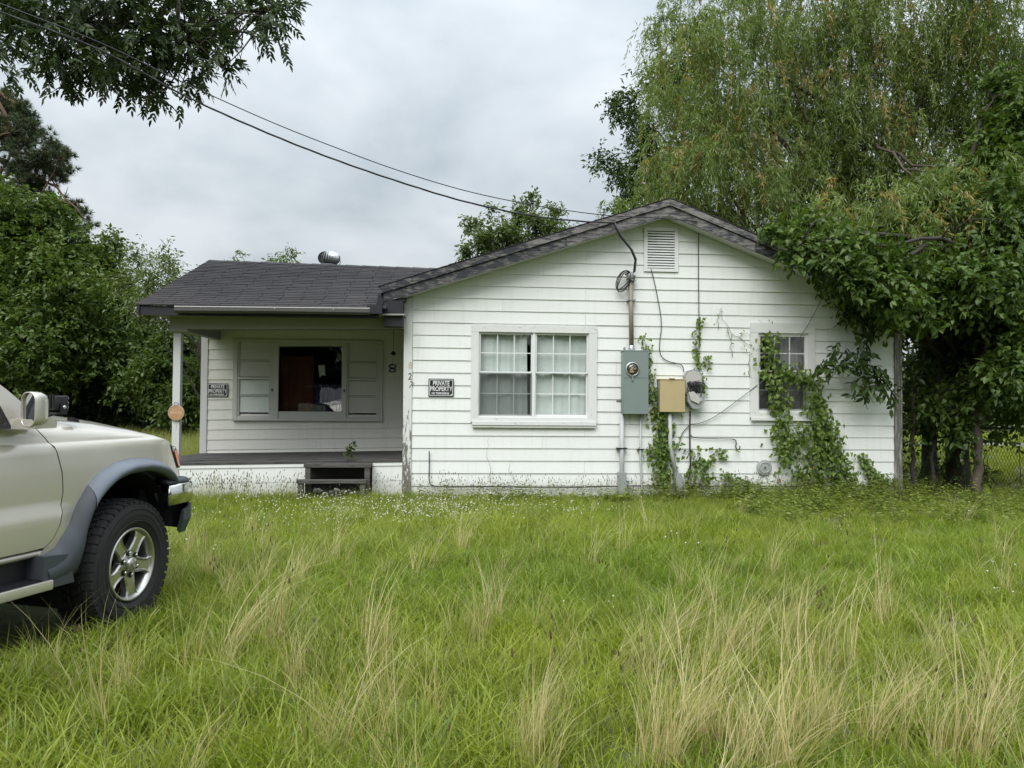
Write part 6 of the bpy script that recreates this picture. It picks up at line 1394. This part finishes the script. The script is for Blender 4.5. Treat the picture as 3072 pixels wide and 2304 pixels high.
def blades(n_, rad, h0, h1, wd, lean, segs, rng, wind=0.0, spread=.6, tip=.02):
    """strips that bow over: returns vertices, faces, per-blade random"""
    V, Fq, Rn = [], [], []
    for _ in range(n_):
        a = rng.random()*6.283; r = rad*math.sqrt(rng.random()); b = np.array([r*math.cos(a), r*math.sin(a), -.01]); az = rng.random()*6.283 if wind == 0 else rng.normal()*spread
        h = rng.uniform(h0, h1); ln_ = lean*rng.uniform(.3, 1.3)*h; w_ = wd*rng.uniform(.7, 1.3); sd2 = np.array([-math.sin(az+rng.normal()*.8), math.cos(az+rng.normal()*.8), 0]); o = len(V); rr = rng.random()
        bx2 = rng.normal(size=2)*.08*h
        for s in range(segs+1):
            t = s/segs; c = b+np.array([math.cos(az)*ln_*t**2.2+bx2[0]*t, math.sin(az)*ln_*t**2.2+bx2[1]*t, h*(t-.22*(lean*t**3))]); ww = w_*(1-t**1.6)*.5+tip*w_
            V += [c-sd2*ww, c+sd2*ww]
        for s in range(segs): Fq.append((o+2*s, o+2*s+1, o+2*s+3, o+2*s+2)); Rn.append(rr)
    return V, Fq, Rn
PROTO = {}
def proto(kind, makers):
    c = bpy.data.collections.new('tuft_'+kind)
    for i, mk in enumerate(makers):
        V, Fq, Rn, mats, mi = mk(np.random.default_rng(100+i))
        me = bpy.data.meshes.new('tuft_%s_%d' % (kind, i)); me.from_pydata([tuple(v) for v in V], [], Fq)
        a = me.attributes.new('rnd', 'FLOAT', 'FACE'); a.data.foreach_set('value', np.array(Rn, np.float32))
        for mt in mats: me.materials.append(mt)
        me.polygons.foreach_set('material_index', np.array(mi, np.int32)); me.update()
        c.objects.link(bpy.data.objects.new('tuft_%s_%d' % (kind, i), me))
    PROTO[kind] = c
def mk_green(rng): V, F_, R2 = blades(34, .14, .10, .27, .0095, .80, 3, rng); return V, F_, R2, [GM['green']], [0]*len(F_)
def mk_patch(rng):
    V, F_, R2, mi = [], [], [], []
    for _ in range(15):
        a = rng.random()*6.283; r = .30*math.sqrt(rng.random()); sc2 = np.clip(rng.normal()*.22+.95, .5, 1.4); rt2 = rng.random()*6.28; thin = rng.random() < .17; ck = rng.random()
        v, f, q = blades(22, .12, .16, .42, .0042, .50, 3, rng) if thin else blades(34, .14, .10, .27, .0095, .80, 3, rng)
        o = len(V); V += [np.array([r*math.cos(a)+p[0]*sc2, r*math.sin(a)+p[1]*sc2, p[2]*sc2]) for p in v]; F_ += [tuple(i+o for i in g) for g in f]; R2 += [.35*z+.65*ck for z in q]; mi += [1 if thin else 0]*len(f)
    return V, F_, R2, [GM['green'], GM['thin']], mi
def mk_thin(rng): V, F_, R2 = blades(24, .12, .16, .42, .0042, .50, 4, rng); return V, F_, R2, [GM['thin']], [0]*len(F_)
def mk_straw(rng):
    V, F_, R2 = blades(int(rng.integers(14, 44)), .055, .24, .68, .0031, .50, 5, rng, wind=1, spread=1.0); return V, F_, R2, [GM['straw']], [0]*len(F_)
def mk_head(rng):
    V, F_, R2, mi = [], [], [], []
    for _ in range(4):
        a, b, c_ = blades(1, .12, .28, .50, .0035, .28, 4, rng); o = len(V); V += a; F_ += [tuple(i+o for i in f) for f in b]; R2 += c_; mi += [0]*len(b)
        tp = (np.array(a[-1])+np.array(a[-2]))/2; o = len(V); rr = rng.random(); h = rng.uniform(.02, .045); w_ = .0055
        ring = [(tp+np.array([w_*math.cos(q), w_*math.sin(q), z])) for z in (.0, h*.5) for q in (0, 1.57, 3.14, 4.71)]; V += [tp+np.array([0, 0, -.008])]+ring+[tp+np.array([0, 0, h])]
        fs = [(o, o+1+(k+1) % 4, o+1+k) for k in range(4)]+[(o+1+k, o+1+(k+1) % 4, o+5+(k+1) % 4, o+5+k) for k in range(4)]+[(o+5+k, o+5+(k+1) % 4, o+9) for k in range(4)]; F_ += fs; R2 += [rr]*12; mi += [1]*12
    return V, F_, R2, [GM['thin'], GM['seed']], mi
def mk_clover(rng):
    V, F_, R2, mi = [], [], [], []
    for _ in range(5):
        a, b, c_ = blades(1, .22, .14, .27, .003, .2, 3, rng); o = len(V); V += a; F_ += [tuple(i+o for i in f) for f in b]; R2 += c_; mi += [0]*len(b)
        tp = (np.array(a[-1])+np.array(a[-2]))/2; o = len(V); w_ = rng.uniform(.006, .009); rr = rng.random()
        V += [tp+np.array([0, 0, -w_*.6])]+[tp+np.array([w_*math.cos(q), w_*math.sin(q), 0]) for q in np.arange(6)*1.047]+[tp+np.array([0, 0, w_])]
        F_ += [(o, o+1+(k+1) % 6, o+1+k) for k in range(6)]+[(o+1+k, o+1+(k+1) % 6, o+7) for k in range(6)]; R2 += [rr]*12; mi += [1]*12
    return V, F_, R2, [GM['green'], GM['clover']], mi
def mk_weed(rng):
    V, F_, R2 = [], [], []
    tv_, tf_ = T_OVAL
    for st_i in range(3):
        bx3 = rng.normal(size=3)*.06; bx3[2] = 0; h = rng.uniform(.18, .42); ln_ = rng.normal(size=2)*.1
        for k in range(9):
            t = .25+.75*k/8; c = bx3+np.array([ln_[0]*t, ln_[1]*t, h*t]); az = k*2.4+rng.random(); d = np.array([math.cos(az), math.sin(az), .25-.3*rng.random()]); d /= np.linalg.norm(d)
            nn = np.array([0, 0, 1.0])+rng.normal(size=3)*.3; sd2 = np.cross(d, nn); sd2 /= np.linalg.norm(sd2); n3 = np.cross(sd2, d); L = rng.uniform(.06, .10)*(1.15-.5*t); o = len(V)
            V += [c+d*v[0]*L+sd2*v[1]*L*.48+n3*v[2]*L for v in tv_]; F_ += [tuple(int(i)+o for i in f) for f in tf_]; R2 += [rng.random()]*len(tf_)
    return V, F_, R2, [GM['weed']], [0]*len(F_)
for kd, mk, k_ in (('patch', mk_patch, 9), ('green', mk_green, 6), ('thin', mk_thin, 5), ('straw', mk_straw, 10), ('head', mk_head, 4), ('clover', mk_clover, 3), ('weed', mk_weed, 4)): proto(kd, [mk]*k_)
def vnoise(x, y, s, seed=0):
    r = np.random.default_rng(seed); o = np.zeros_like(x)
    for i in range(7):
        k = r.normal(size=2)*s; p = r.random()*6.28; o += np.sin(x*k[0]+y*k[1]+p)
    return o/7
def scatter(name, label, kind, X, Y, scl, tone, tilt=.12, z=0.0, free_rot=True, rotc=0.0):
    n_ = len(X); me = bpy.data.meshes.new(name); me.vertices.add(n_); Zg = .02*np.sin(X*.9+1)*np.cos(Y*.8)-.02
    me.vertices.foreach_set('co', np.stack([X, Y, Zg+z], 1).astype(np.float32).ravel())
    k_ = len(PROTO[kind].objects)
    rt_ = np.stack([RNG.normal(size=n_)*tilt, RNG.normal(size=n_)*tilt, (RNG.random(n_)*6.283 if free_rot else rotc+RNG.normal(size=n_)*.7)], 1)
    a = me.attributes.new('rot', 'FLOAT_VECTOR', 'POINT'); a.data.foreach_set('vector', rt_.astype(np.float32).ravel())
    a = me.attributes.new('scl', 'FLOAT', 'POINT'); a.data.foreach_set('value', scl.astype(np.float32))
    a = me.attributes.new('tone', 'FLOAT', 'POINT'); a.data.foreach_set('value', tone.astype(np.float32))
    a = me.attributes.new('idx', 'INT', 'POINT'); a.data.foreach_set('value', RNG.integers(0, k_, n_).astype(np.int32))
    o = bpy.data.objects.new(name, me); COL.objects.link(o)
    ng = bpy.data.node_groups.new('scatter_'+name, 'GeometryNodeTree'); ng.interface.new_socket('Geometry', in_out='INPUT', socket_type='NodeSocketGeometry'); ng.interface.new_socket('Geometry', in_out='OUTPUT', socket_type='NodeSocketGeometry')
    gi, go_ = ng.nodes.new('NodeGroupInput'), ng.nodes.new('NodeGroupOutput'); ip = ng.nodes.new('GeometryNodeInstanceOnPoints'); ci = ng.nodes.new('GeometryNodeCollectionInfo')
    ci.inputs['Collection'].default_value = PROTO[kind]; ci.inputs['Separate Children'].default_value = True; ci.inputs['Reset Children'].default_value = True
    def attr(nm, dt):
        q = ng.nodes.new('GeometryNodeInputNamedAttribute'); q.data_type = dt; q.inputs[0].default_value = nm; return q.outputs[0]
    ip.inputs['Pick Instance'].default_value = True
    er = ng.nodes.new('FunctionNodeEulerToRotation'); ng.links.new(attr('rot', 'FLOAT_VECTOR'), er.inputs[0])
    ng.links.new(gi.outputs[0], ip.inputs['Points']); ng.links.new(ci.outputs[0], ip.inputs['Instance']); ng.links.new(attr('idx', 'INT'), ip.inputs['Instance Index']); ng.links.new(er.outputs[0], ip.inputs['Rotation']); ng.links.new(attr('scl', 'FLOAT'), ip.inputs['Scale']); ng.links.new(ip.outputs[0], go_.inputs[0])
    o.modifiers.new('scatter', 'NODES').node_group = ng
    return tag(o, label, kind='stuff')
cu_, cv_ = Vector((math.sin(HD), math.cos(HD))), Vector((math.cos(HD), -math.sin(HD)))
def open_ground(X, Y, marg=.06):
    """mask: outside the house, the porch and the car's wheels and belly"""
    lx = (X-HA.x)*HW.x+(Y-HA.y)*HW.y; ly = (X-HA.x)*HN.x+(Y-HA.y)*HN.y
    hou = ((lx > -.05) & (lx < WXR+.05) & (ly > -marg) & (ly < DEPM)) | ((lx > -3.62) & (lx < .1) & (ly > -marg) & (ly < 6.0))
    cl_ = (X-WC.x)*cu_.x+(Y-WC.y)*cu_.y; cs = -((X-WC.x)*cv_.x+(Y-WC.y)*cv_.y)
    car = (cl_ > -3.5) & (cl_ < .50) & (cs > .10) & (cs < 1.75)
    whl = (np.abs(cl_-.03) < .36) & (cs > -.05) & (cs < .35)
    return ~(hou | car | whl)
def wedge(n_, y0, y1, pad=1.6, k=.72, p=1.0):
    Y = y0+(y1-y0)*RNG.random(n_)**p; X = (RNG.random(n_)*2-1)*(k*Y+pad); keep = open_ground(X, Y); 
    # thin to an even density: far rows are wider
    keep &= RNG.random(n_) < (k*Y+pad)/(k*y1+pad); return X[keep], Y[keep]
def near_edge(X, Y): return ~(open_ground(X+.32, Y) & open_ground(X-.32, Y) & open_ground(X, Y+.32, .0) & open_ground(X, Y-.32) & open_ground(X+.2, Y+.2))
gx5, gy5 = np.meshgrid(np.arange(-10.2, 10.2, .35), np.arange(1.7, 11.3, .31)); gx5[::2] += .175; X, Y = (gx5+RNG.normal(size=gx5.shape)*.07).ravel(), (gy5+RNG.normal(size=gy5.shape)*.07).ravel(); k_ = (np.abs(X) < .72*Y+1.6) & open_ground(X, Y) & ~near_edge(X, Y); X, Y = X[k_], Y[k_]; nz = vnoise(X, Y, .9, 1); nb2 = vnoise(X, Y, 2.0, 2)
scatter('meadow_grass', 'lush green grass growing all over the yard', 'patch', X, Y, (.80+.30*nz+.10*RNG.normal(size=len(X))).clip(.5, 1.25)*np.interp(Y, [7.5, 11.2], [1, .62]), np.clip(.45+.75*nb2+.15*RNG.normal(size=len(X)), 0, 1), .06)
X, Y = wedge(34000, 2.0, 11.4); k_ = near_edge(X, Y); X, Y = X[k_], Y[k_]
scatter('edge_grass', 'short green grass hugging the walls and the wheel', 'green', X, Y, (.72+.2*RNG.normal(size=len(X))).clip(.4, 1.1)*np.interp(Y, [8, 11.2], [1, .75]), np.clip(.45+.25*RNG.normal(size=len(X)), 0, 1))
BL = [(560, 1740, 90), (640, 1700, 70), (700, 1790, 80), (900, 1760, 110), (980, 1700, 70), (870, 1850, 60), (820, 1960, 60), (900, 2060, 70), (680, 1950, 80), (1150, 1950, 40), (1170, 2120, 50), (1000, 2250, 90), (1500, 1850, 60), (1400, 1880, 50), (1400, 1650, 80), (1200, 1640, 60), (1560, 1700, 60), (150, 2060, 70), (2000, 1900, 100), (2150, 1950, 80), (1900, 1990, 90), (2280, 1920, 70), (2330, 1850, 50), (2120, 2200, 110), (2300, 2280, 120), (2550, 2200, 130), (2750, 2150, 100), (2900, 2250, 120), (3000, 2150, 90), (2650, 1850, 50), (2100, 1750, 50), (1250, 1720, 60), (1650, 2150, 70), (1600, 2250, 90), (480, 1650, 70), (600, 1620, 60), (800, 1640, 80), (400, 2100, 50), (1180, 1560, 70), (1000, 1570, 60), (760, 1590, 60), (2450, 2000, 60), (1950, 2300, 100), (640, 2250, 60), (2800, 1980, 40), (3040, 1960, 50)]
SX, SY = [], []
for (bx4, by4, br) in BL:
    for _ in range(int(max(3, br*br/1350))):
        p = on_ground(bx4+RNG.normal()*br*.55, by4+abs(RNG.normal())*br*.35); SX.append(p.x); SY.append(p.y)
X, Y = wedge(230, 2.0, 10.2); SX = np.concatenate([np.array(SX), X]); SY = np.concatenate([np.array(SY), Y]); k_ = open_ground(SX, SY) & (SY < 10.4); SX, SY = SX[k_], SY[k_]
scatter('dry_grass', 'tall straw coloured tufts of dry grass bowing in the wind', 'straw', SX, SY, (.80+.27*RNG.normal(size=len(SX))).clip(.35, 1.35)*np.interp(SY, [3, 9.5], [1, .72]), RNG.random(len(SX)), .16, 0, False, .0)
# plantain heads along the walls and through the meadow
hx4 = np.concatenate([RNG.uniform(-3.4, -1.4, 120), RNG.uniform(-.5, 7.4, 190)]); hy4 = -RNG.uniform(.12, .9, 310)
X4 = HA.x+hx4*HW.x+hy4*HN.x; Y4 = HA.y+hx4*HW.y+hy4*HN.y; X5, Y5 = wedge(170, 2.6, 11)
X, Y = np.concatenate([X4, X5]), np.concatenate([Y4, Y5]); k_ = open_ground(X, Y); X, Y = X[k_], Y[k_]
scatter('seed_head_stalks', 'wiry stalks with small dark seed heads along the wall foot', 'head', X, Y, np.where(RNG.random(len(X)) < .5, .8, 1.0)*np.interp(Y, [8, 11], [1, .85]), RNG.random(len(X)))
# clover flowers in front of the porch corner
X = np.concatenate([RNG.normal(size=170)*1.0-.9, RNG.normal(size=80)*1.6-2.6, RNG.uniform(-5, 6, 24)]); Y = np.concatenate([9.0+RNG.normal(size=170)*.55, 9.7+RNG.normal(size=80)*.6, RNG.uniform(5, 10.5, 24)]); k_ = open_ground(X, Y); X, Y = X[k_], Y[k_]
scatter('clover_flowers', 'small white clover flowers dotted through the grass by the porch', 'clover', X, Y, RNG.uniform(.8, 1.15, len(X)), RNG.random(len(X)))
# broad weeds under the creepers and by the fence
hx4 = np.concatenate([RNG.uniform(3.4, 7.6, 150), RNG.uniform(.2, 3.4, 35)]); hy4 = -np.abs(RNG.normal(size=185))*.30-.1; X4 = HA.x+hx4*HW.x+hy4*HN.x; Y4 = HA.y+hx4*HW.y+hy4*HN.y
X5 = RNG.uniform(3.0, 10.5, 560); Y5 = RNG.uniform(9.0, 11.9, 560); X, Y = np.concatenate([X4, X5]), np.concatenate([Y4, Y5]); k_ = open_ground(X, Y); X, Y = X[k_], Y[k_]
scatter('broad_weeds', 'broad leafed yellow green weeds below the creepers and fence', 'weed', X, Y, RNG.uniform(.55, 1.0, len(X)), RNG.random(len(X)))
# farther grass: behind the porch on the left, and the mown lawn past the fence
X = RNG.uniform(-26, -4.2, 9000); Y = RNG.uniform(8, 33, 9000); k_ = open_ground(X, Y) & (np.abs(X/Y) < .95) & (X < -.30*Y-.2) & ~((Y < 11.4) & (np.abs(X) < .72*Y+1.6)); X, Y = X[k_], Y[k_]
scatter('back_grass', 'tall yellowing grass behind the porch reaching the woodland', 'thin', X, Y, RNG.uniform(1.0, 1.6, len(X)), np.clip(.7+.3*RNG.normal(size=len(X)), 0, 1))
X = RNG.uniform(5.5, 34, 9000); Y = RNG.uniform(11.6, 38, 9000); k_ = open_ground(X, Y) & (X/Y > .42) & (X/Y < .92) & ~((X > 10) & (Y > 25.3) & (Y < 27.8)); X, Y = X[k_], Y[k_]
scatter('mown_lawn', 'short bright grass of the lawn beyond the fence', 'green', X, Y, RNG.uniform(.6, 1.0, len(X)), np.clip(.8+.2*RNG.normal(size=len(X)), 0, 1), .25)
